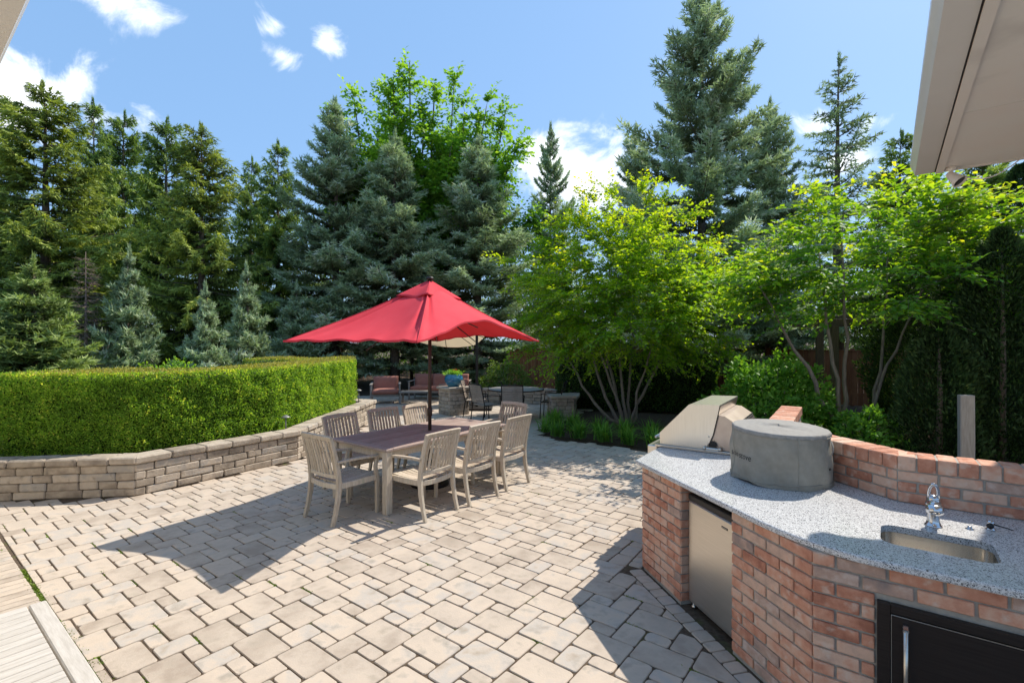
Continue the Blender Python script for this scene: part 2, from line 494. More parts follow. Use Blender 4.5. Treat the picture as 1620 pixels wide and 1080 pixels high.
def lathe(profile, n=32, name='lathe', smooth=True, close=False):
    V, F = [], []
    for (r, z) in profile:
        for k in range(n):
            a = 2 * math.pi * k / n
            V.append((r * math.cos(a), r * math.sin(a), z))
    for i in range(len(profile) - 1):
        for k in range(n):
            F.append((i * n + k, i * n + (k + 1) % n, (i + 1) * n + (k + 1) % n, (i + 1) * n + k))
    if profile[0][0] > 1e-4:
        F.append(tuple(range(n))[::-1])
    if profile[-1][0] > 1e-4:
        F.append(tuple((len(profile) - 1) * n + k for k in range(n)))
    return mesh(name, V, F, smooth)


def prism(poly, z0, z1, name='prism', holes=()):
    """Vertical prism over a 2-D polygon with optional holes."""
    loops = [list(poly)] + [list(h) for h in holes]
    flat = [p for l in loops for p in l]
    tris = tessellate_polygon([[Vector((p[0], p[1], 0)) for p in l] for l in loops])
    n = len(flat)
    V = [(p[0], p[1], z0) for p in flat] + [(p[0], p[1], z1) for p in flat]
    F = [tuple(t) for t in tris] + [tuple(i + n for i in t) for t in tris]
    o = 0
    for l in loops:
        for i in range(len(l)):
            a, b = o + i, o + (i + 1) % len(l)
            F.append((a, b, b + n, a + n))
        o += len(l)
    return fix_normals(mesh(name, V, F))


def extrude_profile(poly, axis0, axis1, along, length, origin=(0, 0, 0), name='extrusion'):
    """Closed 2-D profile (a,b) placed on axis0/axis1 and extruded along a vector."""
    a0, a1, al, o = Vector(axis0), Vector(axis1), Vector(along), Vector(origin)
    n = len(poly)
    V = [o + a0 * p[0] + a1 * p[1] for p in poly] + [o + a0 * p[0] + a1 * p[1] + al * length for p in poly]
    F = [(i, (i + 1) % n, (i + 1) % n + n, i + n) for i in range(n)]
    tris = tessellate_polygon([[Vector((p[0], p[1], 0)) for p in poly]])
    F += [tuple(t) for t in tris] + [tuple(i + n for i in t) for t in tris]
    return fix_normals(mesh(name, V, F))


def unit(a):
    return a / (np.linalg.norm(a, axis=-1, keepdims=True) + 1e-9)


def leaves_arr(P, D, Nn, ln, wd, fold=.25):
    """Folded leaf: base, left, tip, right -> two triangles. P,D,Nn (n,3), ln,wd (n,)."""
    D = unit(D)
    S = unit(np.cross(D, Nn))
    U = np.cross(S, D)
    ln = ln[:, None]; wd = wd[:, None]
    b = P; t = P + D * ln
    m = P + D * ln * .48
    l = m + S * wd * .5 + U * wd * fold
    r = m - S * wd * .5 + U * wd * fold
    V = np.stack([b, l, t, r], 1).reshape(-1, 3)
    i = np.arange(len(P))[:, None] * 4
    T = np.concatenate([i + [0, 1, 2], i + [0, 2, 3]], 0)
    return V, T


def rand_unit(n, rng):
    return unit(rng.normal(size=(n, 3)))


def in_poly(x, y, poly):
    c = False
    n = len(poly)
    for i in range(n):
        x0, y0 = poly[i]; x1, y1 = poly[(i + 1) % n]
        if (y0 > y) != (y1 > y) and x < (x1 - x0) * (y - y0) / (y1 - y0) + x0:
            c = not c
    return c


def clip_half(poly, n, d):
    """Keep the part of a polygon where n.p >= d."""
    out = []
    for i in range(len(poly)):
        a, b = poly[i], poly[(i + 1) % len(poly)]
        da, db = a[0] * n[0] + a[1] * n[1] - d, b[0] * n[0] + b[1] * n[1] - d
        if da >= 0:
            out.append(a)
        if (da >= 0) != (db >= 0):
            t = da / (da - db)
            out.append((a[0] + t * (b[0] - a[0]), a[1] + t * (b[1] - a[1])))
    return out


def offset_poly(poly, d):
    """Offset a CCW polygon inwards by d (mitred)."""
    n = len(poly)
    out = []
    for i in range(n):
        p0, p1, p2 = Vector(poly[i - 1]), Vector(poly[i]), Vector(poly[(i + 1) % n])
        e0, e1 = (p1 - p0).normalized(), (p2 - p1).normalized()
        n0, n1 = Vector((-e0.y, e0.x)), Vector((-e1.y, e1.x))
        k = 1 + n0.dot(n1)
        out.append(tuple(p1 + (n0 + n1) * (d / max(k, .3))))
    return out


# ------------------------------------------------------------------ frame of the place (metres; camera above the origin)
TH = R(52.57)
U = Vector((math.cos(TH), math.sin(TH)))          # along the house wing, the table and the paving rows
W = Vector((math.sin(TH), -math.cos(TH)))         # across


def uw(u, w):
    return (U.x * u + W.x * w, U.y * u + W.y * w)


# kitchen plan
KP0 = Vector((1.12, 4.22))                         # brick corner between grill front and refrigerator front
UG = Vector((math.cos(R(56)), math.sin(R(56))))
D1 = Vector((.22, -.9755)).normalized()
KB = KP0 + D1 * 1.789                              # bend between refrigerator front and sink front
D2 = W.copy()
KG = KP0 + UG * 1.95
KR = KB + D2 * 1.75
NB1 = Vector((2.46, 3.13))                         # bend of the upstand wall
NB0 = Vector((2.20, 4.29))
NG = NB0 + UG * 1.55
NR = NB1 + D2 * 1.45

# ------------------------------------------------------------------ ground
def sheet(name, poly, z, mat, label=None):
    tris = tessellate_polygon([[Vector((p[0], p[1], 0)) for p in poly]])
    me = fix_normals(mesh(name, [(p[0], p[1], z) for p in poly], [tuple(t) for t in tris]))
    o = ob(name, me, mat)
    o['kind'] = 'structure'
    if label:
        o['label'] = label
    return o


def ground_sheet():
    # one sheet out to the horizon, gently uneven under the trees
    xs = np.concatenate([[-600, -200, -80], np.linspace(-40, 40, 41), [80, 200, 600]])
    ys = np.concatenate([[-600, -200, -60, -20], np.linspace(-8, 50, 59), [80, 200, 600]])
    X, Y = np.meshgrid(xs, ys)
    Z = np.full(X.shape, -.05)
    far = np.clip((Y - 18) / 8, 0, 1)
    Z += far * (.25 + .25 * np.sin(X * .7) * np.cos(Y * .5))
    V = np.stack([X, Y, Z], -1).reshape(-1, 3)
    nx, ny = len(xs), len(ys)
    q = []
    for j in range(ny - 1):
        for i in range(nx - 1):
            a = j * nx + i
            q += [(a, a + 1, a + nx + 1), (a, a + nx + 1, a + nx)]
    o = ob('ground', fastmesh('ground', V, np.array(q), smooth=True), 'mulch')
    o['kind'] = 'structure'; o['label'] = 'brown bark mulch covering the ground under the trees'


ground_sheet()
sheet('lawn', [(-30, 7.2), (-7.6, 8.2), (-7.6, 12.2), (-30, 12.2)], -.012, 'lawn', 'strip of green lawn behind the clipped hedge')
sheet('gravel_strip', [uw(.2, -12), uw(.5, -12), uw(.5, 3), uw(.2, 3)], -.03, 'gravel_dark', 'dark gravel strip beside the house step')
sheet('bounce_floor', [uw(-9, -12), uw(.40, -12), uw(.40, 2.72), uw(2.6, 3.6), uw(2.6, 9), uw(-9, 9)], .012, 'bounce_stone', 'unseen pale floor added to bounce light up to the eaves')  # pale sheet out of view, added to bounce light onto the soffits

# ------------------------------------------------------------------ paving
PATIO = [uw(.72, -8.6), (-6.3, 5.97), (-4.75, 6.17), (-3.5, 8.1), (-3.5, 9.4), (-3.42, 12.3), (-5.6, 12.7), (-6.0, 17.6), (.6, 17.6), (2.4, 14.5), (1.3, 12.4),
         (.60, 11.0), (.66, 10.1), (1.11, 9.56), (1.79, 9.2), (2.56, 8.6), (3.2, 7.6), (3.1, 6.2), (2.6, 4.6), (2.6, 2.0), uw(.72, 2.6)]
sheet('patio', PATIO, -.009, 'joint_sand', 'patio of tumbled tan pavers in three sizes with mossy joints')
patio = bpy.data.objects['patio']


def rounded_rect(a0, a1, b0, b1, rng, rad):
    """Irregular tumbled outline in (u,w), 12 points."""
    pts = []
    for (cu, cw, su, sw) in ((a0, b0, 1, 1), (a1, b0, -1, 1), (a1, b1, -1, -1), (a0, b1, 1, -1)):
        r = rad * rng.uniform(.5, 1.7)
        cj = (cu + rng.uniform(-.002, .002), cw + rng.uniform(-.002, .002))
        A = (cj[0], cj[1] + sw * r); M = (cj[0] + su * r * .3, cj[1] + sw * r * .3); B = (cj[0] + su * r, cj[1])
        pts += [A, M, B] if su * sw > 0 else [B, M, A]
    return pts


def paver_vf(poly, rng, tilt=.003):
    """Stone with a worn top edge from a convex outline."""
    n = len(poly)
    cx = sum(p[0] for p in poly) / n; cy = sum(p[1] for p in poly) / n
    h = rng.uniform(-.002, .002); tx, ty = rng.uniform(-tilt, tilt) * 2, rng.uniform(-tilt, tilt) * 2
    V = []
    for (s, z) in ((0, -.03), (0, -.0045), (.005, 0)):
        for p in poly:
            dx, dy = p[0] - cx, p[1] - cy
            l = math.hypot(dx, dy)
            k = 1 - s / max(l, .02)
            zz = z + h + (tx * dx + ty * dy if z > -.02 else 0)
            V.append((cx + dx * k, cy + dy * k, zz))
    F = []
    for r in (0, 1):
        for i in range(n):
            F.append((r * n + i, r * n + (i + 1) % n, (r + 1) * n + (i + 1) % n, (r + 1) * n + i))
    F.append(tuple(range(2 * n, 3 * n)))
    return V, F


KITCHEN = [tuple(KG), tuple(KP0), tuple(KB), tuple(KR), tuple(KR + U * 1.2), tuple(NB1 + Vector((.25, .1))), tuple(NB0 + Vector((.3, 0))), tuple(NG + Vector((.2, -.1)))]
FACETS = [(KG, (KP0 - KG).normalized()), (KP0, D1), (KB, D2)]


def out_dist(p):
    """Signed distance in front of the kitchen, with the facet that gives it."""
    best = None
    for i, (o, d) in enumerate(FACETS):
        n = Vector((d.y, -d.x))
        s = (Vector(p) - o).dot(n)
        if best is None or s > best[0]:
            best = (s, i, n, o)
    return best


def lay_patio():
    rng = random.Random(3)
    a, b = .1115, .1735
    u0, w0 = 2.075, -2.495
    cells = []
    for i in range(-40, 60):
        for j in range(-60, 60):
            cu, cw = u0 + i * a + j * 3 * a, w0 + i * 2 * b - j * b
            for (du0, du1, dw0, dw1) in ((0, 2, 0, 2), (2, 3, 0, 1), (2, 4, 1, 2)):
                cells.append((cu + du0 * a, cu + du1 * a, cw + dw0 * b, cw + dw1 * b))
    polys = []
    for (p0, p1, q0, q1) in cells:
        c = uw((p0 + p1) / 2, (q0 + q1) / 2)
        if p1 < .84 or not (-8 < c[0] < 4.2 and 0 < c[1] < 18):
            continue
        if not in_poly(c[0], c[1], PATIO):
            continue
        kd, fi, fn, fo = out_dist(c)
        if kd < .02 and c[1] < 6.3 and c[0] > .5:
            continue
        g = rng.uniform(.0038, .0064)
        rr = [uw(*p) for p in rounded_rect(p0 + g, p1 - g, q0 + g, q1 - g, rng, .017)]
        cut = False
        if p0 < .80:
            rr = clip_half(rr, (U.x, U.y), .80)
            if len(rr) < 3:
                continue
        if kd < .42 and c[1] < 6.3 and c[0] > .2:
            lim = .135
            r2 = clip_half(rr, fn, fo.dot(fn) + lim)
            if len(r2) < 3:
                continue
            if len(r2) != len(rr) or r2 != rr:
                cut = True
                ar = abs(sum(r2[k][0] * r2[(k + 1) % len(r2)][1] - r2[(k + 1) % len(r2)][0] * r2[k][1] for k in range(len(r2)))) / 2
                if ar < .0015:
                    continue
                rr = r2
        polys.append((rr, c))
    # soldier course along the kitchen foot
    for k, (o, d) in enumerate(FACETS):
        n = Vector((d.y, -d.x))
        L = [1.95, 1.789, 1.75][k]
        s = .01
        while s < L - .06:
            l = rng.uniform(.10, .125)
            c0 = o + d * s + n * .012; c1 = o + d * min(s + l - .008, L) + n * .012
            q = [c0, c1, c1 + n * .112, c0 + n * .112]
            q = [tuple(p) for p in q]
            area = sum(q[i][0] * q[(i + 1) % 4][1] - q[(i + 1) % 4][0] * q[i][1] for i in range(4))
            if area < 0:
                q = q[::-1]
            q = chamfer_poly(q, .014, rng)
            polys.append((q, tuple((c0 + c1) / 2 + n * .06)))
            s += l
    # soldier course on the far left edge, beside the house step
    w = -8.2
    while w < 1.5:
        l = rng.uniform(.085, .105)
        q = [uw(.54, w), uw(.772, w), uw(.772, w + l - .009), uw(.54, w + l - .009)]
        area = sum(q[i][0] * q[(i + 1) % 4][1] - q[(i + 1) % 4][0] * q[i][1] for i in range(4))
        if area < 0:
            q = q[::-1]
        polys.append((chamfer_poly(q, .012, rng), uw(.64, w + l / 2)))
        w += l
    # the stones that show largest are objects, the far ones one mass
    def seen(pc):
        x, y = pc[1]
        if y < .6:
            return 0
        px, py = 810 + 775 * x / y, 540 + 775 * 1.95 / y
        if not (-40 < px < 1660 and py < 1110):
            return 0
        p = pc[0]
        ar = abs(sum(p[k][0] * p[(k + 1) % len(p)][1] - p[(k + 1) % len(p)][0] * p[k][1] for k in range(len(p)))) / 2
        return ar / y ** 3
    polys.sort(key=seen, reverse=True)
    far = []
    for k, (p, c) in enumerate(polys):
        V, F = paver_vf([(q[0] - c[0], q[1] - c[1]) for q in p], rng)
        if k < 300:
            ob('paver', mesh('paver', V, F), 'paver', patio, (c[0], c[1], 0))
        else:
            far.append(([(v[0] + c[0], v[1] + c[1], v[2]) for v in V], F))
    V, F = join_vf(far)
    me = mesh('far_pavers', V, F)
    at = me.attributes.new('piece', 'FLOAT', 'POINT')
    vals = []
    for (v, f) in far:
        vals += [rng.random()] * len(v)
    at.data.foreach_set('value', vals)
    o = ob('far_pavers', me, 'paver', patio)
    o['kind'] = 'stuff'
    return polys


def chamfer_poly(q, r, rng):
    out = []
    n = len(q)
    for i in range(n):
        p0, p1, p2 = Vector(q[i - 1]), Vector(q[i]), Vector(q[(i + 1) % n])
        k = r * rng.uniform(.5, 1.3)
        a = p1 + (p0 - p1).normalized() * k; b = p1 + (p2 - p1).normalized() * k
        out += [tuple(a), tuple(p1 + (a - p1) * .28 + (b - p1) * .28), tuple(b)]
    return out


lay_patio()


def moss_tufts():
    rng = np.random.default_rng(21)
    P = []
    for w in np.arange(-5.9, -3.5, .006):                # bright moss in the left border joint
        if rng.random() < .9 * (.35 + .65 * abs(math.sin(w * 4))):
            P += [uw(.787 + rng.normal() * .016, w + rng.normal() * .01) for _ in range(4)]
    a, b = .1115, .1735
    for i in range(-14, 34):                             # a little in the joints between the stones
        for j in range(-22, 16):
            cu, cw = 2.075 + i * a + j * 3 * a, -2.495 + i * 2 * b - j * b
            c = uw(cu, cw)
            if not (2.5 < c[1] < 6.4 and -5.5 < c[0] < 1.4):
                continue
            near = (cu < 1.5 and rng.random() < .55) or rng.random() < .10 or (out_dist(c)[0] < .6 and rng.random() < .5)
            if near and out_dist(c)[0] > .15:
                k = rng.integers(12, 40)
                t = rng.random()
                for _ in range(k):
                    P.append(uw(cu + rng.normal() * .004, cw + t * b + rng.uniform(-.06, .06)))
    P = np.array(P)
    n = len(P) * 5
    Q = np.repeat(P, 5, 0) + rng.normal(size=(n, 2)) * .006
    Q3 = np.column_stack([Q, np.full(n, -.012)])
    D = unit(np.column_stack([rng.normal(size=(n, 2)) * .8, rng.uniform(.3, 1.0, n)]))
    V, T = leaves_arr(Q3, D, rand_unit(n, rng), rng.uniform(.010, .022, n), rng.uniform(.006, .012, n))
    o = ob('moss', fastmesh('moss', V, T, np.repeat(rng.random(n), 4)), 'moss', patio)
    o['kind'] = 'stuff'


moss_tufts()


# ------------------------------------------------------------------ coursed stone and brick
def lay_course(parent, name, P, d, s0, s1, z, h, depth, lens, mat, chamfer, proud, rng, jit=.0, gap=.008, first=None, back=0.0):
    """Stones in one course from s0 to s1 along d, outer face 'proud' outside the line, body to the left."""
    ang = math.atan2(d.y, d.x)
    left = Vector((-d.y, d.x))
    s = s0
    k = 0
    while s < s1 - .02:
        l = first if (k == 0 and first) else rng.choice(lens)
        if s + l > s1 - .05:
            l = s1 - s
        k += 1
        ll = round(max(l - gap, .02), 2)
        pr = proud + rng.uniform(-1, 1) * jit * .6
        c = P + d * (s + l / 2) + left * (depth / 2 - pr)
        me = box_mesh(ll, depth, h, chamfer, var=rng.randrange(5) if jit else 0, jit=jit)
        m = mat(rng) if callable(mat) else mat
        ob(name, me, m, parent, (c.x, c.y, z + h / 2), ang + (rng.uniform(-1, 1) * jit * .8 if jit else 0))
        s += l


# --- retaining wall with the planting bed
WALL = [Vector(p) for p in ((-8.6, 5.66), (-4.75, 6.17), (-3.52, 8.05), (-3.50, 9.4), (-3.42, 12.3), (-4.9, 12.75))]


def retaining_wall():
    t = thing('retaining_wall', 'low tan block retaining wall with flat capstones around the raised hedge bed', 'wall')
    rng = random.Random(11)
    # back-fill core
    left = []
    for i, p in enumerate(WALL):
        d0 = (WALL[i] - WALL[i - 1]).normalized() if i > 0 else (WALL[1] - WALL[0]).normalized()
        d1 = (WALL[i + 1] - WALL[i]).normalized() if i < len(WALL) - 1 else d0
        n0, n1 = Vector((-d0.y, d0.x)), Vector((-d1.y, d1.x))
        m = (n0 + n1).normalized()
        left.append((p, m, 1 / max(m.dot(n0), .4)))
    core = [tuple(p + m * k * .02) for (p, m, k) in left] + [tuple(p + m * k * .24) for (p, m, k) in left][::-1]
    ob('core', prism(core, -.04, .40, 'core'), 'wall_core', t)
    for i in range(len(WALL) - 1):
        P = WALL[i]; d = (WALL[i + 1] - P); L = d.length; d.normalize()
        for c in range(4):
            lay_course(t, 'block', P, d, 0, L, c * .1 + .002, .096, .2, (.22, .30, .30, .36, .42), 'wall_block', .012, .0, rng, jit=.005, gap=.006, first=.12 + .1 * (c % 2) if i else None)
        lay_course(t, 'capstone', P, d, -.01, L + .02, .404, .088, .31, (.28, .36, .36, .42), 'wall_block', .016, .025, rng, jit=.004, gap=.007)
    # soil inside
    soil = [tuple(p + m * k * .2) for (p, m, k) in left] + [(-5.2, 14.2), (-9, 14.0)]
    o = sheet('planting_bed', soil, .37, 'mulch', 'raised mulch bed behind the block wall')
    return t


retaining_wall()


# ------------------------------------------------------------------ clipped hedges
def vnoise(x, y, rng):
    """Smooth value noise in [-1, 1] over arrays."""
    g = rng.uniform(-1, 1, (64, 64))
    xi, yi = np.floor(x).astype(int), np.floor(y).astype(int)
    fx, fy = x - xi, y - yi
    fx, fy = fx * fx * (3 - 2 * fx), fy * fy * (3 - 2 * fy)
    q = lambda a, b: g[a % 64, b % 64]
    return (q(xi, yi) * (1 - fx) + q(xi + 1, yi) * fx) * (1 - fy) + (q(xi, yi + 1) * (1 - fx) + q(xi + 1, yi + 1) * fx) * fy


def clipped_hedge(name, label, foot, z0, z1, n_side, n_top, seed, mat='boxwood', mat_top='boxwood_top', ls=(.020, .034), rough=.05, only_front=None):
    """Hedge over a CCW footprint: dark core, then leaves on and just inside the sheared surface."""
    rng = np.random.default_rng(seed)
    t = thing(name, label, 'hedge', (foot[0][0], foot[0][1], z0))
    org = np.array([foot[0][0], foot[0][1], z0])
    inner = offset_poly(foot, .11)
    me = prism([(p[0] - org[0], p[1] - org[1]) for p in inner], 0, z1 - z0 - .11, 'core')
    ob('light_block_core', me, 'hedge_core', t)  # solid dark core added inside the leaves to block light
    E = []
    for i in range(len(foot)):
        a, b = np.array(foot[i]), np.array(foot[(i + 1) % len(foot)])
        E.append((a, b, np.linalg.norm(b - a)))
    tot = np.array([e[2] for e in E])
    wts = tot * (np.array(only_front) if only_front is not None else 1)
    ei = rng.choice(len(E), n_side, p=wts / wts.sum())
    A = np.array([E[i][0] for i in ei]); B = np.array([E[i][1] for i in ei])
    s = rng.random(n_side)[:, None]
    xy = A + (B - A) * s
    nrm = unit(np.stack([(B - A)[:, 1], -(B - A)[:, 0]], 1))
    z = z0 + (z1 - z0) * rng.random(n_side) ** .92
    sx = np.cumsum([0] + [e[2] for e in E])[ei] + s[:, 0] * tot[ei]
    lump = vnoise(sx * 2.2, z * 2.6, rng) + .9 * vnoise(sx * 6.5, z * 7.5, rng) + .6 * vnoise(sx * 15, z * 17, rng)
    depth = np.abs(rng.normal(size=n_side)) * .05 - .02
    P = np.column_stack([xy + nrm * (rough * lump * .5 - depth)[:, None], z])
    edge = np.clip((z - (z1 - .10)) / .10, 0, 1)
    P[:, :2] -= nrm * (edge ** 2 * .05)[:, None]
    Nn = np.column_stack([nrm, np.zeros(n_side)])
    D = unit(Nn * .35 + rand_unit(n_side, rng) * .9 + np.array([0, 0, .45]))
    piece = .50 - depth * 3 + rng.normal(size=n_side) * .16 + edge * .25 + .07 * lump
    V, T = leaves_arr(P, D, rand_unit(n_side, rng) * .75 + Nn * 1.0 + np.array([0, 0, .35]), rng.uniform(*ls, n_side), rng.uniform(ls[0] * .6, ls[1] * .65, n_side))
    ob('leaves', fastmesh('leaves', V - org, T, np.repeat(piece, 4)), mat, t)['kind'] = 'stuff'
    k = n_side // 900
    if k:
        sel = rng.choice(n_side, k)
        base = P[sel]
        dirs = unit(Nn[sel] * .6 + np.array([0, 0, .9]) + rng.normal(size=(k, 3)) * .4)
        rep_ = 9
        q = np.tile(np.linspace(.1, 1, rep_), k)
        Ps = np.repeat(base, rep_, 0) + np.repeat(dirs * rng.uniform(.05, .13, (k, 1)), rep_, 0) * q[:, None]
        Ds = unit(np.repeat(dirs, rep_, 0) * .6 + rand_unit(k * rep_, rng) * .8)
        V, T = leaves_arr(Ps, Ds, rand_unit(k * rep_, rng), rng.uniform(*ls, k * rep_), rng.uniform(ls[0] * .6, ls[1] * .6, k * rep_))
        ob('stray_shoots', fastmesh('stray_shoots', V - org, T, np.repeat(rng.normal(.85, .1, k * rep_), 4)), mat, t)['kind'] = 'stuff'
    # sheared top
    lo, hi = np.min(foot, 0), np.max(foot, 0)
    pts = []
    while len(pts) < n_top:
        q = rng.uniform(lo, hi, (n_top, 2))
        pts += [p for p in q if in_poly(p[0], p[1], foot)]
    xy = np.array(pts[:n_top])
    zz = z1 - .02 + .02 * np.sin(xy[:, 0] * 4) + rng.normal(size=n_top) * .016
    P = np.column_stack([xy, zz])
    D = unit(rand_unit(n_top, rng) + np.array([0, 0, .6]))
    V, T = leaves_arr(P, D, rand_unit(n_top, rng) + np.array([0, 0, 1.]), rng.uniform(*ls, n_top), rng.uniform(ls[0] * .6, ls[1] * .65, n_top))
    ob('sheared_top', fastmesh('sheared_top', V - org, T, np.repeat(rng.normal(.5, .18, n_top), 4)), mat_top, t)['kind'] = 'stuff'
    return t


clipped_hedge('boxwood_hedge', 'long clipped bright green boxwood hedge standing on the block wall bed', [(-6.98, 6.50), (-5.1, 6.62), (-4.47, 7.25), (-3.97, 8.13), (-3.84, 8.94), (-3.74, 11.6), (-4.6, 11.85), (-4.85, 9.3),
              (-5.1, 8.5), (-5.6, 7.75), (-6.98, 7.5)], .40, 1.52, 125000, 22000, 5, only_front=[1, 1, 1, 1, .8, .3, .2, .2, .2, .2, .6])
clipped_hedge('boxwood_hedge', 'second clipped boxwood hedge just showing behind the long hedge', [(-6.6, 12.0), (-4.1, 11.9), (-3.95, 12.2), (-4.1, 12.9), (-6.6, 12.9)], .40, 1.53, 16000, 9000, 6)

# ------------------------------------------------------------------ outdoor kitchen
ZC0, ZC1 = .895, .930                               # worktop slab
COURSE = .0677


def brick_mat(rng):
    return 'brick_grey' if rng.random() < .07 else 'brick'


def lay_bricks(parent, P, d, L, z0, n, rng, holes=(), depth=.09, parity=0):
    for c in range(n):
        z = z0 + c * COURSE
        spans = [(0, L)]
        for (h0, h1, hz0, hz1) in holes:
            if z + .06 > hz0 and z < hz1:
                nxt = []
                for (a, b) in spans:
                    if h0 > a + .02:
                        nxt.append((a, min(b, h0)))
                    if h1 < b - .02:
                        nxt.append((max(a, h1), b))
                spans = nxt
        for (a, b) in spans:
            ph = ((c + parity) % 2) * .1015
            edges = [a]
            k = math.floor((a - ph) / .203) + 1
            while k * .203 + ph < b - .02:
                e = k * .203 + ph
                if e > a + .03:
                    edges.append(e)
                k += 1
            edges.append(b)
            for e0, e1 in zip(edges[:-1], edges[1:]):
                lay_course(parent, 'brick', P, d, e0, e1, z + .005, .0575, depth, (e1 - e0,), brick_mat, .004, .0, rng, jit=.0014, gap=.010)


def outdoor_kitchen():
    rng = random.Random(5)
    t = thing('outdoor_kitchen', 'angled red brick outdoor kitchen counter with speckled granite worktop', 'outdoor kitchen', (KP0.x, KP0.y, 0))
    org = Vector((KP0.x, KP0.y))
    sh = lambda p: (p[0] - org.x, p[1] - org.y)

    sc = Vector((2.155, 2.49))
    def sink_loop(grow, n=7):
        hx, hy, r = .225 + grow, .160 + grow, .07 + grow
        pts = []
        for (cx, cy, a0) in ((hx - r, hy - r, 0), (-hx + r, hy - r, 90), (-hx + r, -hy + r, 180), (hx - r, -hy + r, 270)):
            for k in range(n):
                a = R(a0 + 90 * k / (n - 1))
                x, y = cx + r * math.cos(a), cy + r * math.sin(a)
                q = sc + D2 * x + U * y
                pts.append((q.x, q.y))
        return pts
    # brick body: mortar core with the refrigerator niche and the sink opening left open
    fs0, fs1 = .595, 1.165
    left1 = Vector((-D1.y, D1.x))
    niche = [KP0 + D1 * fs0, KP0 + D1 * fs0 + left1 * .62, KP0 + D1 * fs1 + left1 * .62, KP0 + D1 * fs1]
    m = .009
    n_g = Vector((UG.y, -UG.x)); n_2 = U
    p0i = KP0 + left1 * m + n_g * m
    kbi = KB + left1 * m * .6 + n_2 * m
    nin = [p - D1 * 0 for p in niche]
    core = [KG + n_g * m, p0i, niche[0] + left1 * m - D1 * m, niche[1] - D1 * m + left1 * m, niche[2] + D1 * m + left1 * m, niche[3] + left1 * m + D1 * m, kbi, KR + n_2 * m, NR + n_2 * .02, NB1 + left1 * .02,
            NB0 + left1 * .02, NG + n_g * .02]
    base = ob('base_wall', prism([sh(p) for p in core], -.03, ZC0 - .001, 'base_wall', holes=[[sh(p) for p in sink_loop(.012)]]), 'mortar', t)
    z0 = ZC0 - 13 * COURSE
    door = (.26, .83, .15, .742)
    lay_bricks(base, KG - org, (KP0 - KG).normalized(), 1.95, z0, 13, rng)
    lay_bricks(base, KP0 - org, D1, fs0, z0, 13, rng, parity=1)
    lay_bricks(base, KP0 - org + D1 * fs1, D1, 1.789 - fs1, z0, 13, rng)
    lay_bricks(base, KB - org, D2, 1.45, z0, 13, rng, holes=[door], parity=1)
    # niche cheeks
    lay_bricks(base, niche[0] - org, left1, .6, z0, 13, rng, parity=1)
    # granite worktop with the sink opening
    ov = .03
    c0 = KP0 - left1 * ov - n_g * ov
    c1 = KP0 + D1 * 1.25 - left1 * ov
    c3 = KB + D2 * .28 - n_2 * ov
    cb = KB - left1 * ov * .8 - n_2 * ov * .8
    curve = []
    for i in range(13):
        s = i / 12
        curve.append(c1 * (1 - s) ** 2 + cb * 2 * s * (1 - s) + c3 * s * s)
    outer = [KG - n_g * ov + UG * .05, c0] + curve + [KR - n_2 * ov, NR + n_2 * .02, NB1 + left1 * .015 + n_2 * .015, NB0 + left1 * .02, NG + n_g * .02 + UG * .05]
    outer = [tuple(p) for p in outer]
    # the grill drops into a cut-out reached from the front
    hole = sink_loop(0)
    rings = [(.004, ZC0), (0, ZC0 + .006), (0, ZC1 - .009), (.003, ZC1 - .003), (.010, ZC1)]
    V, F = [], []
    area = sum(outer[i][0] * outer[(i + 1) % len(outer)][1] - outer[(i + 1) % len(outer)][0] * outer[i][1] for i in range(len(outer)))
    if area < 0:
        outer = outer[::-1]
    n = len(outer)
    for (ins, z) in rings:
        V += [(p[0] - org.x, p[1] - org.y, z) for p in offset_poly(outer, ins)]
    for r in range(len(rings) - 1):
        for i in range(n):
            F.append((r * n + i, r * n + (i + 1) % n, (r + 1) * n + (i + 1) % n, (r + 1) * n + i))
    hb, ht = len(V), len(V) + len(hole)
    V += [(p[0] - org.x, p[1] - org.y, ZC0) for p in hole] + [(p[0] - org.x, p[1] - org.y, ZC1) for p in hole]
    nh = len(hole)
    for i in range(nh):
        F.append((hb + i, hb + (i + 1) % nh, ht + (i + 1) % nh, ht + i))
    for (r0, h0) in ((0, hb), (4, ht)):
        lo = [Vector((V[r0 * n + i][0], V[r0 * n + i][1], 0)) for i in range(n)]
        lh = [Vector((V[h0 + i][0], V[h0 + i][1], 0)) for i in range(nh)]
        for tr in tessellate_polygon([lo, lh]):
            F.append(tuple((r0 * n + q) if q < n else (h0 + q - n) for q in tr))
    top = ob('worktop', fix_normals(mesh('worktop', V, F)), 'granite', t)
    # undermount sink bowl
    l0, l1 = sink_loop(.004), sink_loop(-.025)
    V, F = [], []
    for (lp, z) in ((l0, ZC0 - .002), (sink_loop(.002), ZC0 - .03), (sink_loop(-.006), ZC0 - .13), (sink_loop(-.022), ZC0 - .165), (sink_loop(-.05), ZC0 - .175)):
        V += [(p[0] - org.x, p[1] - org.y, z) for p in lp]
    for r in range(4):
        for i in range(nh):
            F.append((r * nh + i, r * nh + (i + 1) % nh, (r + 1) * nh + (i + 1) % nh, (r + 1) * nh + i))
    F.append(tuple(4 * nh + i for i in range(nh)))
    sink = ob('sink_bowl', mesh('sink_bowl', V, F, True), 'sink_steel', t)
    ob('drain', lathe([(.0, 0), (.028, 0), (.034, .004), (.030, .007), (.0, .005)], 20, 'drain'), 'chrome', sink, (sc.x - org.x, sc.y - org.y, ZC0 - .174))
    # upstand wall: three courses and a rowlock cap
    th = .20
    path = [NG, NB0, NB1, NR]
    offs = []
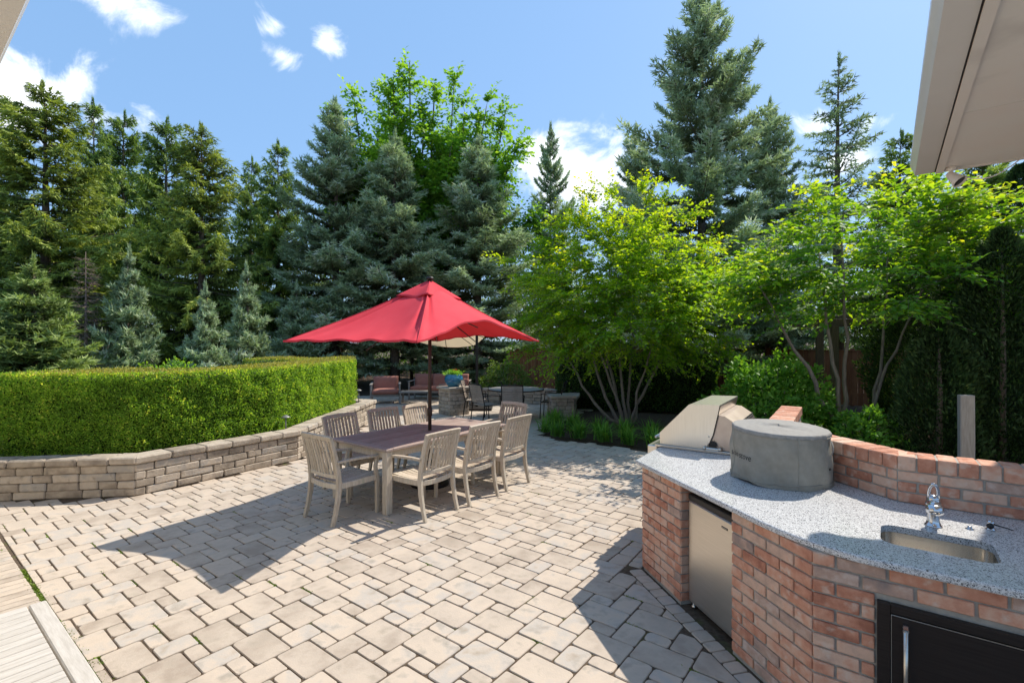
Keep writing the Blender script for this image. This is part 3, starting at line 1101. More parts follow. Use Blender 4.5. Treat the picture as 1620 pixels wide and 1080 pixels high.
    for i, p in enumerate(path):
        d0 = (path[i] - path[i - 1]).normalized() if i else (path[1] - path[0]).normalized()
        d1 = (path[i + 1] - path[i]).normalized() if i < 3 else d0
        n0, n1 = Vector((-d0.y, d0.x)), Vector((-d1.y, d1.x))
        mm = (n0 + n1).normalized()
        offs.append((mm, 1 / mm.dot(n0)))
    inner = [p + mm * k * .009 for p, (mm, k) in zip(path, offs)]
    outr = [p + mm * k * (th - .009) for p, (mm, k) in zip(path, offs)]
    top_z = ZC1 + 3 * COURSE
    up = ob('upstand_wall', prism([sh(p) for p in inner] + [sh(p) for p in outr][::-1], -.03, top_z + .083, 'upstand_wall'), 'mortar', t)
    for i in range(3):
        P, d = path[i], (path[i + 1] - path[i])
        L = d.length; d.normalize()
        lay_bricks(up, P - org, d, L, ZC1 - .002, 3, rng, parity=i)
        nb = int(round(L / .098)); step = L / nb
        ang = math.atan2(d.y, d.x); left = Vector((-d.y, d.x))
        for k in range(nb):
            c = P - org + d * (k + .5) * step + left * (th / 2)
            ob('cap_brick', box_mesh(round(step - .009, 3), th + .006, .088, .005, var=k % 5, jit=.0014), brick_mat(rng), up, (c.x, c.y, top_z + .044), ang)
    # back of the grill wall and its end
    lay_bricks(up, NB0 + Vector((.2, .0)) - org + UG * .1, UG, 1.4, .12, 14, rng)
    dn = Vector((UG.y, -UG.x))
    lay_bricks(up, NG + dn * .2 - org + UG * .006, -dn, .2, .12, 14, rng, depth=.05)

    # access door of dark steel
    n2 = Vector((D2.y, -D2.x))
    ang2 = math.atan2(D2.y, D2.x)
    def on2(s, out_, z):
        p = KB - org + D2 * s + n2 * out_
        return (p.x, p.y, z)
    z_top, z_bot, fw = .735, .16, .05
    dr = ob('access_door', box_mesh(.455, .018, z_top - z_bot - .09, .003), 'black_steel', t, on2(.545, .008, (z_top + z_bot) / 2), ang2)
    W_, H_ = .56, z_top - z_bot
    for (s, z, sx, sz) in ((.265 + fw / 2, (z_top + z_bot) / 2, fw, H_), (.825 - fw / 2, (z_top + z_bot) / 2, fw, H_)):
        ob('door_frame', box_mesh(sx, .03, sz, .002), 'black_steel', t, on2(s, .006, z), ang2)
    for z in (z_top - .02, z_bot + .02):
        ob('door_frame', box_mesh(.56 - 2 * fw - .001, .0298, .04, .002), 'black_steel', t, on2(.545, .006, z), ang2)
    ob('door_backing', box_mesh(.5, .01, H_ - .04, .001), 'black_plastic', t, on2(.545, -.012, (z_top + z_bot) / 2), ang2)
    # bright return edge of the door
    ob('door_edge', box_mesh(.455, .004, .003, .0008), 'steel', dr, (0, -.0095, (z_top - z_bot - .09) / 2 - .003))
    ob('door_edge', box_mesh(.003, .004, z_top - z_bot - .092, .0008), 'steel', dr, (-.2265, -.0095, -.001))
    hz = (z_top - z_bot - .09) / 2
    hd = ob('handle', tube([(-.175, -.045, hz - .05), (-.175, -.045, -hz + .05)], .0095, 14), 'steel', dr)
    for s in (1, -1):
        ob('handle_mount', sweep([(-.175, -.006, s * (hz - .035)), (-.175, -.03, s * (hz - .036)), (-.175, -.05, s * (hz - .045))], (1, 0, 0), .022, .02), 'chrome', hd)
    return t, org


def granite_material():
    m, nt, N, L, out = new_mat('granite')
    p = N('ShaderNodeBsdfPrincipled'); p.inputs['Roughness'].default_value = .22
    tc = N('ShaderNodeTexCoord')
    v1 = N('ShaderNodeTexVoronoi'); v1.inputs['Scale'].default_value = 330
    v2 = N('ShaderNodeTexVoronoi'); v2.inputs['Scale'].default_value = 190
    n = N('ShaderNodeTexNoise'); n.inputs['Scale'].default_value = 40; n.inputs['Detail'].default_value = 6
    for q in (v1, v2, n):
        L(tc.outputs['Object'], q.inputs['Vector'])
    s1 = N('ShaderNodeSeparateColor'); L(v1.outputs['Color'], s1.inputs[0])
    s2 = N('ShaderNodeSeparateColor'); L(v2.outputs['Color'], s2.inputs[0])
    r1 = ramp_node(nt, [(.0, (.17, .17, .175)), (.06, (.32, .32, .325)), (.14, (.54, .54, .54)), (.35, (.70, .695, .685)), (1, (.80, .795, .78))])
    r1.color_ramp.interpolation = 'CONSTANT'
    L(s1.outputs[0], r1.inputs[0])
    r2 = ramp_node(nt, [(.0, (.06, .06, .065)), (.055, (.55, .55, .55)), (.25, (1, 1, 1))])
    r2.color_ramp.interpolation = 'CONSTANT'
    L(s2.outputs[1], r2.inputs[0])
    mx = N('ShaderNodeMix'); mx.data_type = 'RGBA'; mx.blend_type = 'MULTIPLY'; mx.inputs['Factor'].default_value = .85
    L(r1.outputs[0], mx.inputs['A']); L(r2.outputs[0], mx.inputs['B'])
    mx2 = N('ShaderNodeMix'); mx2.data_type = 'RGBA'; mx2.blend_type = 'MULTIPLY'; mx2.inputs['Factor'].default_value = .35
    r3 = ramp_node(nt, [(.35, (.75, .75, .76)), (.65, (1, 1, 1))])
    L(n.outputs['Fac'], r3.inputs[0]); L(mx.outputs['Result'], mx2.inputs['A']); L(r3.outputs[0], mx2.inputs['B'])
    L(mx2.outputs['Result'], p.inputs['Base Color'])
    L(p.outputs[0], out.inputs['Surface'])


granite_material()
KIT, KORG = outdoor_kitchen()


def refrigerator():
    left1 = Vector((-D1.y, D1.x))
    s0, s1 = .625, 1.145
    c = KP0 + D1 * (s0 + s1) / 2 + left1 * .045
    ang = math.atan2(D1.y, D1.x)
    t = thing('refrigerator', 'compact stainless steel refrigerator set into the brick counter', 'refrigerator', (c.x, c.y, 0), ang)
    w = s1 - s0
    ob('cabinet', box_mesh(w - .01, .48, .80, .006), 'black_plastic', t, (0, .30, .43))
    dr = ob('door', box_mesh(w, .05, .745, .012), 'steel', t, (0, .025, .4125))
    ob('door_side', box_mesh(.012, .046, .74, .003), 'black_plastic', dr, (w / 2 + .004, .006, 0))
    ob('handle_strip', box_mesh(w, .056, .048, .008), 'black_plastic', t, (0, .026, .810))
    ob('badge', box_mesh(.062, .003, .014, .001), 'black_plastic', dr, (w / 2 - .10, -.0255, .315))
    ob('badge_line', box_mesh(.05, .001, .003, .0004), 'steel', dr, (w / 2 - .10, -.0275, .315))
    for x in (-1, 1):
        ob('foot', lathe([(.018, 0), (.018, .012), (.010, .018), (.010, .04)], 14, 'foot'), 'steel', t, (x * (w / 2 - .03), .03, 0))


refrigerator()


def faucet():
    p = Vector((2.335, 2.715))
    ang = math.atan2(D2.y, D2.x)
    t = thing('faucet', 'chrome kitchen faucet with loop handle behind the sink', 'faucet', (p.x, p.y, ZC1), ang)
    ob('base', lathe([(.040, 0), (.040, .005), (.034, .010), (.029, .03), (.027, .07), (.029, .10), (.029, .115)], 24, 'base'), 'chrome', t)
    ob('spout', tube([(0, .0, .10), (0, -.03, .125), (0, -.075, .128), (0, -.105, .118)], [.026, .027, .026, .025], 18, 'spout'), 'chrome', t)
    ob('spray_head', lathe([(.022, -.012), (.036, -.004), (.040, .012), (.037, .030), (.027, .040), (.0, .042)], 24, 'spray_head'), 'chrome', t, (0, -.10, .102))
    ob('collar', lathe([(.028, 0), (.035, .004), (.035, .016), (.029, .022), (.031, .040), (.025, .056), (.0, .060)], 24, 'collar'), 'chrome', t, (0, 0, .112))
    loop = []
    for k in range(17):
        a = math.pi * k / 16
        loop.append((.020 * math.cos(a), -.012 - .030 * math.sin(a), .160 + .078 * math.sin(a) ** .8))
    ob('loop_handle', tube(loop, .0085, 10, 'loop_handle'), 'chrome', t)
    q = Vector((2.49, 2.665))
    a = ob('hole_cover', lathe([(.0, .0), (.019, .0), (.019, .003), (.010, .006), (.010, .014), (.007, .017), (.0, .017)], 20, 'hole_cover'), 'chrome', None, (q.x, q.y, ZC1))
    tag(a, 'small round chrome hole cover on the granite right of the faucet', 'hole cover')
    q = Vector((2.60, 2.66))
    s = thing('soap_dispenser', 'chrome soap dispenser with a long thin nozzle near the sink', 'soap dispenser', (q.x, q.y, ZC1), ang)
    ob('pump_body', lathe([(.0, 0), (.022, 0), (.022, .004), (.014, .010), (.013, .03), (.016, .034), (.016, .046), (.0, .05)], 20, 'pump_body'), 'chrome', s)
    ob('cap', lathe([(.0, 0), (.014, 0), (.016, .004), (.012, .012), (.0, .013)], 18, 'cap'), 'black_plastic', s, (-.005, -.017, .024), rot=(R(90), 0, 0))
    ob('nozzle', tube([(.01, 0, .03), (.05, -.012, .026), (.085, -.02, .020)], [.004, .003, .0025], 8, 'nozzle'), 'dark_metal', s)


faucet()


def gas_grill():
    G0 = Vector((1.425, 4.767)) - Vector((KP0 - UG * 0)) * 0
    vg = Vector((UG.y, -UG.x))
    ang = math.atan2(vg.y, vg.x)                     # local x: from the front to the back; local y: along the counter
    t = thing('gas_grill', 'built-in stainless steel gas grill with angular closed hood', 'grill', (G0.x, G0.y, ZC1), ang)
    w = .92
    ob('tray', box_mesh(.80, w + .04, .022, .004, (.37, w / 2, .012)), 'steel_hood', t)
    ob('rail', box_mesh(.80, .012, .014, .003, (.37, -.024, .020)), 'steel', t)
    hood = [(.015, .026), (.012, .135), (.285, .425), (.30, .432), (.56, .440), (.562, .425), (.545, .36), (.50, .16), (.475, .10), (.455, .075), (.44, .026)]
    hd = ob('hood', extrude_profile(hood, (1, 0, 0), (0, 0, 1), (0, 1, 0), w), 'steel_hood', t)
    ob('hood_edge', sweep([(.563, -.003, .436), (.548, -.003, .36), (.503, -.003, .16), (.478, -.003, .10)], (0, 1, 0), .006, .008), 'dark_metal', hd)
    back = [(.42, .026), (.50, .30), (.545, .345), (.60, .34), (.70, .275), (.735, .21), (.735, .026)]
    bk = ob('firebox', extrude_profile(back, (1, 0, 0), (0, 0, 1), (0, 1, 0), w - .03, (0, .015, 0)), 'steel_back', t)
    # vent slots on the sloping back
    dx, dz = (.735 - .70), (.21 - .275)
    for r in (0, 1):
        for k in range(16):
            x = .70 + dx * (.35 + .4 * r); z = .275 + dz * (.35 + .4 * r)
            ob('vent_slot', box_mesh(.008, .032, .006, .001), 'black_plastic', bk, (x + .002, .06 + k * .053, z + .001), rot=(0, math.atan2(.065, .035) - R(90) + R(90), 0))
    seam = [(.60, .343), (.70, .279)]
    ob('back_seam', sweep([(.705, .016, .278), (.705, w - .016, .278)], (1, 0, 0), .008, .006), 'dark_metal', bk)
    # hinge pod on the near side
    pod = []
    for k in range(13):
        a = R(-10 + 200 * k / 12)
        pod.append((.50 + .036 * math.cos(a), .062 + .044 * math.sin(a)))
    ob('hinge_cover', extrude_profile(pod, (1, 0, 0), (0, 0, 1), (0, -1, 0), .012, (0, -.002, 0)), 'black_plastic', t)
    ob('hinge_bar', box_mesh(.16, .018, .024, .006, (.50, -.016, .036)), 'steel_hood', t)
    for x in (.43, .565):
        ob('hinge_bolt', lathe([(.0, 0), (.017, 0), (.017, .010), (.013, .016), (.0, .017)], 18, 'hinge_bolt'), 'steel', t, (x, -.02, .040), rot=(R(90), 0, 0))
    ob('side_bolt', lathe([(.0, 0), (.007, 0), (.006, .004), (.0, .005)], 12, 'side_bolt'), 'steel', hd, (.465, -.0005, .145), rot=(R(90), 0, 0))
    ob('hood_handle', tube([(-.035, .03, .085), (-.035, w - .03, .085)], .014, 14, 'hood_handle'), 'steel', t)
    for y in (.06, w - .06):
        ob('handle_post', tube([(.02, y, .09), (-.035, y, .085)], .009, 10, 'handle_post'), 'steel', t)
    # control front below the hood, hanging over the counter edge
    ob('control_panel', box_mesh(.10, w, .16, .008, (-.06, w / 2, -.075)), 'steel_hood', t)
    for k in range(5):
        ob('knob', lathe([(.0, 0), (.024, 0), (.024, .012), (.018, .030), (.0, .031)], 18, 'knob'), 'black_plastic', t, (-.111, .12 + k * .17, -.075), rot=(0, R(-90), 0))


gas_grill()


def stove_cover():
    c = Vector((2.0, 3.66))
    t = thing('fire_pit_cover', 'round grey fabric fire pit cover with black lettering on the granite worktop', 'cover', (c.x, c.y, ZC1))
    rng = np.random.default_rng(9)
    n, rows, h, r = 96, 22, .375, .318
    def skirt_r(a, s):
        a = a % (2 * math.pi)
        wr = .010 * math.sin(7 * a + 3 * s) * (1 - s) + .006 * math.sin(4 * a - 6 * s + 1) * s * (1 - s) * 4 + .004 * math.sin(19 * a + 7 * s) * (1 - s) ** 2 + .004 * math.sin(13 * a + 1.3 + 4 * s) * (.4 + .6 * (1 - s)) + .0045 * math.sin(41 * a + 2 * math.sin(3 * a)) * (s ** 4) + .005 * math.sin(9 * a + 2.5 * math.sin(2 * a + 5 * s)) * s * (1 - s) * 3
        return r + .010 * math.sin(s * 3.0) + wr - .012 * math.exp(-((a - 5.5) / .25) ** 2) * s + .012 * (1 - s) ** 4
    V, F = [], []
    for j in range(rows + 1):
        s = j / rows
        for i in range(n):
            a = 2 * math.pi * i / n
            rr = skirt_r(a, s)
            z = s * h + (.010 * math.sin(2 * a + .6) - .006 * math.sin(5 * a)) * (1 - s) ** 2 * (1 if s < .5 else 0)
            z = max(z, .001)
            z += .010 * math.sin(a - .4) * s
            V.append((rr * math.cos(a), rr * math.sin(a), z))
    for j in range(rows):
        for i in range(n):
            F.append((j * n + i, j * n + (i + 1) % n, (j + 1) * n + (i + 1) % n, (j + 1) * n + i))
    ob('skirt', mesh('skirt', V, F, True), 'cover_cloth', t)
    # lid with a piped seam, slightly sunken and rumpled
    V, F = [], []
    prof = [(1.012, -.022), (1.022, -.006), (1.010, .006), (.985, .010), (.93, .010), (.75, .013), (.5, .016), (.25, .018), (.02, .019)]
    for (k, dz) in prof:
        for i in range(n):
            a = 2 * math.pi * i / n
            pk = .0035 * math.sin(31 * a + 2) * (1 if k > .96 else .25) + .0025 * math.sin(17 * a)
            rr = r * k + pk
            V.append((rr * math.cos(a), rr * math.sin(a), h + dz + .010 * math.sin(a - .4) + .004 * math.sin(3 * a + 5 * k) * (1 if k < .9 else .3)))
    for j in range(len(prof) - 1):
        for i in range(n):
            F.append((j * n + i, j * n + (i + 1) % n, (j + 1) * n + (i + 1) % n, (j + 1) * n + i))
    F.append(tuple((len(prof) - 1) * n + i for i in range(n)))
    lid = ob('lid', mesh('lid', V, F, True), 'cover_top', t)
    pts = []
    for i in range(n + 1):
        a = 2 * math.pi * i / n
        pts.append(((r * 1.016) * math.cos(a), (r * 1.016) * math.sin(a), h - .020 + .010 * math.sin(a - .4)))
    ob('piping', tube(pts, .0045, 6, 'piping'), 'cover_cloth', lid)
    # side straps and buckle on the right
    def strap(a, z0, z1, ww):
        p = []
        for k in range(6):
            s = k / 5
            rr = r + .012 + .012 * math.sin(s * 3.1)
            p.append((rr * math.cos(a), rr * math.sin(a), z0 + (z1 - z0) * s))
        return sweep(p, (-math.sin(a), math.cos(a), 0), ww, .004)
    ang = math.atan2(-c.y, -c.x)                       # towards the camera
    ob('strap', strap(ang + R(74), .22, .32, .03), 'cover_top', t)
    ob('buckle', box_mesh(.03, .012, .018, .004), 'black_plastic', t, ((r + .015) * math.cos(ang + R(66)), (r + .015) * math.sin(ang + R(66)), .135), ang + R(66) + R(90))
    # four sewn seams down the skirt and the drawn hem at its foot
    for q in range(4):
        aa = ang + R(20) + q * math.pi / 2
        ob('seam', tube([((skirt_r(aa, z / h) + .001) * math.cos(aa), (skirt_r(aa, z / h) + .001) * math.sin(aa), z) for z in np.linspace(.015, h - .02, 14)], .0028, 6, 'seam'), 'cover_cloth', t)
    ob('hem', tube([((skirt_r(a, .05) + .002) * math.cos(a), (skirt_r(a, .05) + .002) * math.sin(a), .030 + .006 * math.sin(3 * a)) for a in np.linspace(0, 2 * math.pi, 73)], .004, 6, 'hem'), 'cover_cloth', t)
    # printed words, wrapped on the cloth
    cu = bpy.data.curves.new('print_src', 'FONT')
    cu.body = 'solo stove'
    cu.size = .062
    cu.resolution_u = 3
    cu.space_character = 1.0
    tmp = bpy.data.objects.new('print_src', cu)
    COL.objects.link(tmp)
    dg = bpy.context.evaluated_depsgraph_get(); dg.update()
    src = bpy.data.meshes.new_from_object(tmp.evaluated_get(dg))
    vs = [v.co.copy() for v in src.vertices]
    fs = [tuple(p.vertices) for p in src.polygons]
    bpy.data.objects.remove(tmp)
    a_end = ang - R(32)                                # right-hand end of the words
    wmax = max(v.x for v in vs)
    rt = r + .016
    out = []
    for v in vs:
        a = a_end - (wmax - v.x) / rt
        rq = skirt_r(a, (.165 + v.y) / h) + .0022
        out.append((rq * math.cos(a), rq * math.sin(a), .165 + v.y))
    me = mesh('lettering', out, fs)
    ob('lettering', me, 'print_black', t)


stove_cover()

# ------------------------------------------------------------------ house: wing eave on the right, main eave on the left
def house():
    t = thing('house', 'cream painted house eave with gutter and soffit overhead', 'house', (3.24, 3.94, 0))
    O = Vector((3.24, 3.94, 0))
    u3, w3 = Vector((U.x, U.y, 0)), Vector((W.x, W.y, 0))
    Z = 3.283

    def eave(origin, along, inward, length, end_trim, prefix=''):
        """Gutter, fascia, trim and soffit of one eave; origin = outer bottom gutter corner."""
        up = Vector((0, 0, 1))
        g = [(0, 0), (-.012, .035), (-.030, .075), (-.030, .118), (-.022, .118), (-.020, .08), (.006, .012), (.108, .012), (.108, .118), (.118, .118), (.118, 0)]
        ob(prefix + 'gutter', extrude_profile(g, inward, up, along, length, origin), 'gutter_paint', t)
        ob('gutter_seam', extrude_profile([(.118, -.001), (.118, .05), (.126, .05), (.126, -.001)], inward, up, along, length - .01, origin), 'black_plastic', t)
        ob('fascia', extrude_profile([(.126, -.014), (.126, .16), (.172, .16), (.172, -.014)], inward, up, along, length - .004, origin), 'eave_paint', t)
        for k in range(int(length / 1.2) + 1):            # soffit boards butted along the eave
            a, b = k * 1.2 + .003, min((k + 1) * 1.2 - .003, length)
            if b - a < .05:
                continue
            ob('soffit_panel', extrude_profile([(.172, .006), (.172, .03), (2.4, .03), (2.4, .006)], inward, up, along, b - a, Vector(origin) + Vector(along) * a), 'eave_paint', t)
        ob('roof', extrude_profile([(-.02, .135), (.17, .165), (4.2, 1.75), (4.2, 1.70), (.17, .10)], inward, up, along, length + .01, origin), 'roof_shingle', t)

    o1 = Vector((3.24, 3.94, Z)) - O
    eave(o1, -u3, w3, 6.5, True)
    # closing board along the wing's end, and the cross beam at its right
    e = o1
    ob('end_board', extrude_profile([(.172, -.002), (.172, .15), (3.4, .15), (3.4, -.002)], w3, (0, 0, 1), -u3, .03, e + u3 * .031), 'eave_paint', t)
    bx = e + w3 * .78 - u3 * .02
    ob('cross_beam', box_mesh(.20, .16, .26, .006), 'eave_paint', t, (bx.x + w3.x * .14, bx.y + w3.y * .14, Z - .105), TH - R(90))
    o2 = Vector((-1.88, 1.90, Z)) - O
    eave(o2 - w3 * 6 + w3 * 0, w3, -u3, 7.4, False)
    # two-storey body beyond the wing: outside the frame, shades the right end of the worktop
    c = Vector((4.95, 4.65, 0)) - O
    poly = [c, c + w3 * 4, c + w3 * 4 - u3 * 2.2, c - u3 * 2.2]
    ob('wall', prism([(p.x, p.y) for p in poly], 0, 6.2, 'wall'), 'siding', t)
    # main body behind the camera
    m = [uw(-.55, -9), uw(-.55, -1.4), uw(-3.5, -1.4), uw(-3.5, -9)]
    ob('wall', prism([(p[0] - O.x, p[1] - O.y) for p in m], 0, 3.36, 'wall'), 'siding', t)
    return t


house()


def flood_lamp():
    p = Vector((3.24, 3.94)) + W * .215 - U * .05
    t = thing('spot_lamp', 'small cream spot lamp with a loose cable under the eave corner', 'lamp', (p.x, p.y, 3.258), TH)
    d = Vector((-.3, -.55, -.7)).normalized()
    q = d.to_track_quat('Z', 'Y').to_euler()
    ob('mount', lathe([(.032, .03), (.032, .012), (.012, .0), (.012, -.03)], 18, 'mount'), 'eave_paint', t)
    sh = ob('shade', lathe([(.0, -.03), (.018, -.03), (.026, -.015), (.040, .05), (.052, .085), (.048, .085), (.036, .052), (.0, .04)], 24, 'shade'), 'eave_paint', t, (0, 0, -.035), rot=q)
    ob('lens', lathe([(.0, .07), (.044, .072), (.0, .074)], 20, 'lens'), 'black_plastic', sh)
    pts = []
    for k in range(11):
        s = k / 10
        pts.append((.01 - .06 * s, -.03 - .36 * s, -.03 - .09 * math.sin(s * math.pi) + .05 * s))
    ob('cable', tube(pts, .004, 6, 'cable'), 'eave_paint', t)


flood_lamp()

# ------------------------------------------------------------------ dining set
TC = Vector((-1.17, 6.66))


def dining_table():
    ang = TH
    t = thing('dining_table', 'long weathered teak dining table under the red umbrella', 'table', (TC.x, TC.y, 0), ang)
    hl, hw, H = 1.09, .545, .74
    # border boards and planks running along the table
    for s in (-1, 1):
        ob('end_board', box_mesh(.10, 2 * hw, .028, .004), 'teak_top', t, (s * (hl - .05), 0, H - .014))
        ob('side_board', box_mesh(2 * hl - .204, .085, .028, .004), 'teak_top', t, (0, s * (hw - .0425), H - .014))
    n = 10
    span = 2 * hw - .17 - .006
    pw = span / n
    for k in range(n):
        y = -span / 2 + (k + .5) * pw
        if abs(y) < pw * .6:                            # the two middle planks leave the pole's hole
            for s in (-1, 1):
                ob('plank', box_mesh(hl - .102 - .03, pw - .004, .024, .003), 'teak_top', t, (s * (.03 + (hl - .102 - .03) / 2), y, H - .014))
        else:
            ob('plank', box_mesh(2 * hl - .206, pw - .004, .024, .003), 'teak_top', t, (0, y, H - .014))
    for s in (-1, 1):
        ob('apron', box_mesh(2 * hl - .2, .025, .085, .003), 'teak_weathered', t, (0, s * (hw - .055), H - .0725))
        ob('apron', box_mesh(.025, 2 * hw - .2, .085, .003), 'teak_weathered', t, (s * (hl - .055), 0, H - .0725))
        for r in (-1, 1):
            ob('leg', box_mesh(.085, .085, H - .030, .006), 'teak_weathered', t, (s * (hl - .055), r * (hw - .055), (H - .030) / 2))


dining_table()


def make_chair():
    t = ob('dining_chair', None)
    wx = .255
    # rear posts: splayed foot, upright, leaning back
    rear = [(-.33, 0), (-.295, .12), (-.262, .28), (-.250, .44), (-.262, .56), (-.295, .72), (-.345, .90), (-.360, .945)]
    for s in (-1, 1):
        ob('rear_leg', sweep([(s * wx, y, z) for (y, z) in rear], (1, 0, 0), .036, [.038, .044, .052, .056, .05, .042, .034, .03]), 'teak_weathered', t)
        front = [(.245, 0), (.243, .25), (.240, .40), (.222, .49), (.218, .53), (.235, .60), (.25, .635)]
        ob('front_leg', sweep([(s * (wx + .012), y, z) for (y, z) in front], (1, 0, 0), .038, [.040, .044, .046, .040, .038, .036, .04]), 'teak_weathered', t)
        arm = [(-.285, .665), (-.15, .672), (.0, .668), (.15, .655), (.275, .640)]
        ob('arm', sweep([(s * (wx + .012 + .018 * math.sin(math.pi * k / 4)), y, z) for k, (y, z) in enumerate(arm)], (1, 0, 0), [.034, .044, .054, .058, .05], .024), 'teak_weathered', t)
        ob('side_rail', sweep([(s * wx, -.235, .405), (s * (wx + .006), .0, .402), (s * (wx + .01), .222, .405)], (1, 0, 0), .024, .06), 'teak_weathered', t)
    ob('front_rail', box_mesh(2 * wx - .012, .024, .06, .003), 'teak_weathered', t, (0, .238, .402))
    ob('rear_rail', sweep([(x, -.252 - .02 * (1 - (x / wx) ** 2), .405 - .012 * (1 - (x / wx) ** 2)) for x in np.linspace(-wx + .018, wx - .018, 7)], (0, 1, 0), .024, .055), 'teak_weathered', t)
    for k in range(8):                                   # seat slats, front to back, dished
        x = -.22 + .44 * k / 7
        dz = -.016 * (1 - (x / .25) ** 2)
        ob('seat_slat', sweep([(x, -.235, .438 + dz * .6), (x, -.1, .430 + dz), (x, .08, .432 + dz), (x, .252, .444 + dz * .4)], (1, 0, 0), .052, .016), 'teak_weathered', t)
    def back_y(z):
        zs = [r[1] for r in rear]; ys = [r[0] for r in rear]
        return float(np.interp(z, zs, ys))
    bow = lambda x: -.026 * (1 - (x / wx) ** 2)
    ob('top_rail', sweep([(x, -.352 + bow(x), .925 + .010 * (1 - (x / wx) ** 2)) for x in np.linspace(-wx - .016, wx + .016, 9)], (0, 1, .35), .028, .052), 'teak_weathered', t)
    ob('lower_rail', sweep([(x, back_y(.505) + bow(x) * .9, .505) for x in np.linspace(-wx + .018, wx - .018, 7)], (0, 1, .1), .024, .042), 'teak_weathered', t)
    for k in range(9):
        x = -.208 + .416 * k / 8
        ob('back_slat', sweep([(x, back_y(z) + bow(x) * (.9 + .1 * q), z) for q, z in enumerate(np.linspace(.526, .902, 5))], (1, 0, 0), .033, .012), 'teak_weathered', t)
    return t


def place_chairs():
    proto = make_chair()
    u, v = U, Vector((-U.y, U.x))
    # (midpoint of the rear feet, facing, label)
    spots = [
        ((-.785, 5.49), v, 1.5, 'teak slat-back armchair nearest the camera on the near long side of the table'),
        ((-.340, 6.00), v, -1.5, 'middle of the three teak armchairs on the near long side of the table'),
        ((.085, 6.58), v, 1, 'teak armchair on the near long side, last in its row towards the grass bed'),
        ((-2.095, 5.30), u, 2, 'teak armchair alone at the end of the table facing the hedge corner, nearest the left'),
        ((-2.28, 6.66), -v, 3, 'teak armchair on the far long side, first in its row beside the block wall'),
        ((-1.86, 7.28), -v, -2, 'middle of the three teak armchairs on the far long side of the table'),
        ((-1.46, 7.74), -v, 4, 'teak armchair on the far long side with sunlit corner, behind the umbrella pole'),
        ((-.03, 7.93), -u, -3, 'teak armchair alone at the far end of the table in front of the metal furniture'),
    ]
    for i, (p, f, tw, label) in enumerate(spots):
        o = proto if i == 0 else copy_tree(proto)
        a = math.atan2(f.y, f.x) - R(90) + R(tw)
        back = Vector((math.sin(a), -math.cos(a)))       # local -y
        c = Vector(p) - back * .33
        if i >= 4:
            c = Vector(p) - back * .25
        o.location = (c.x, c.y, 0)
        o.rotation_euler = (0, 0, a)
        tag(o, label, 'chair', 'teak armchairs around the dining table')


place_chairs()


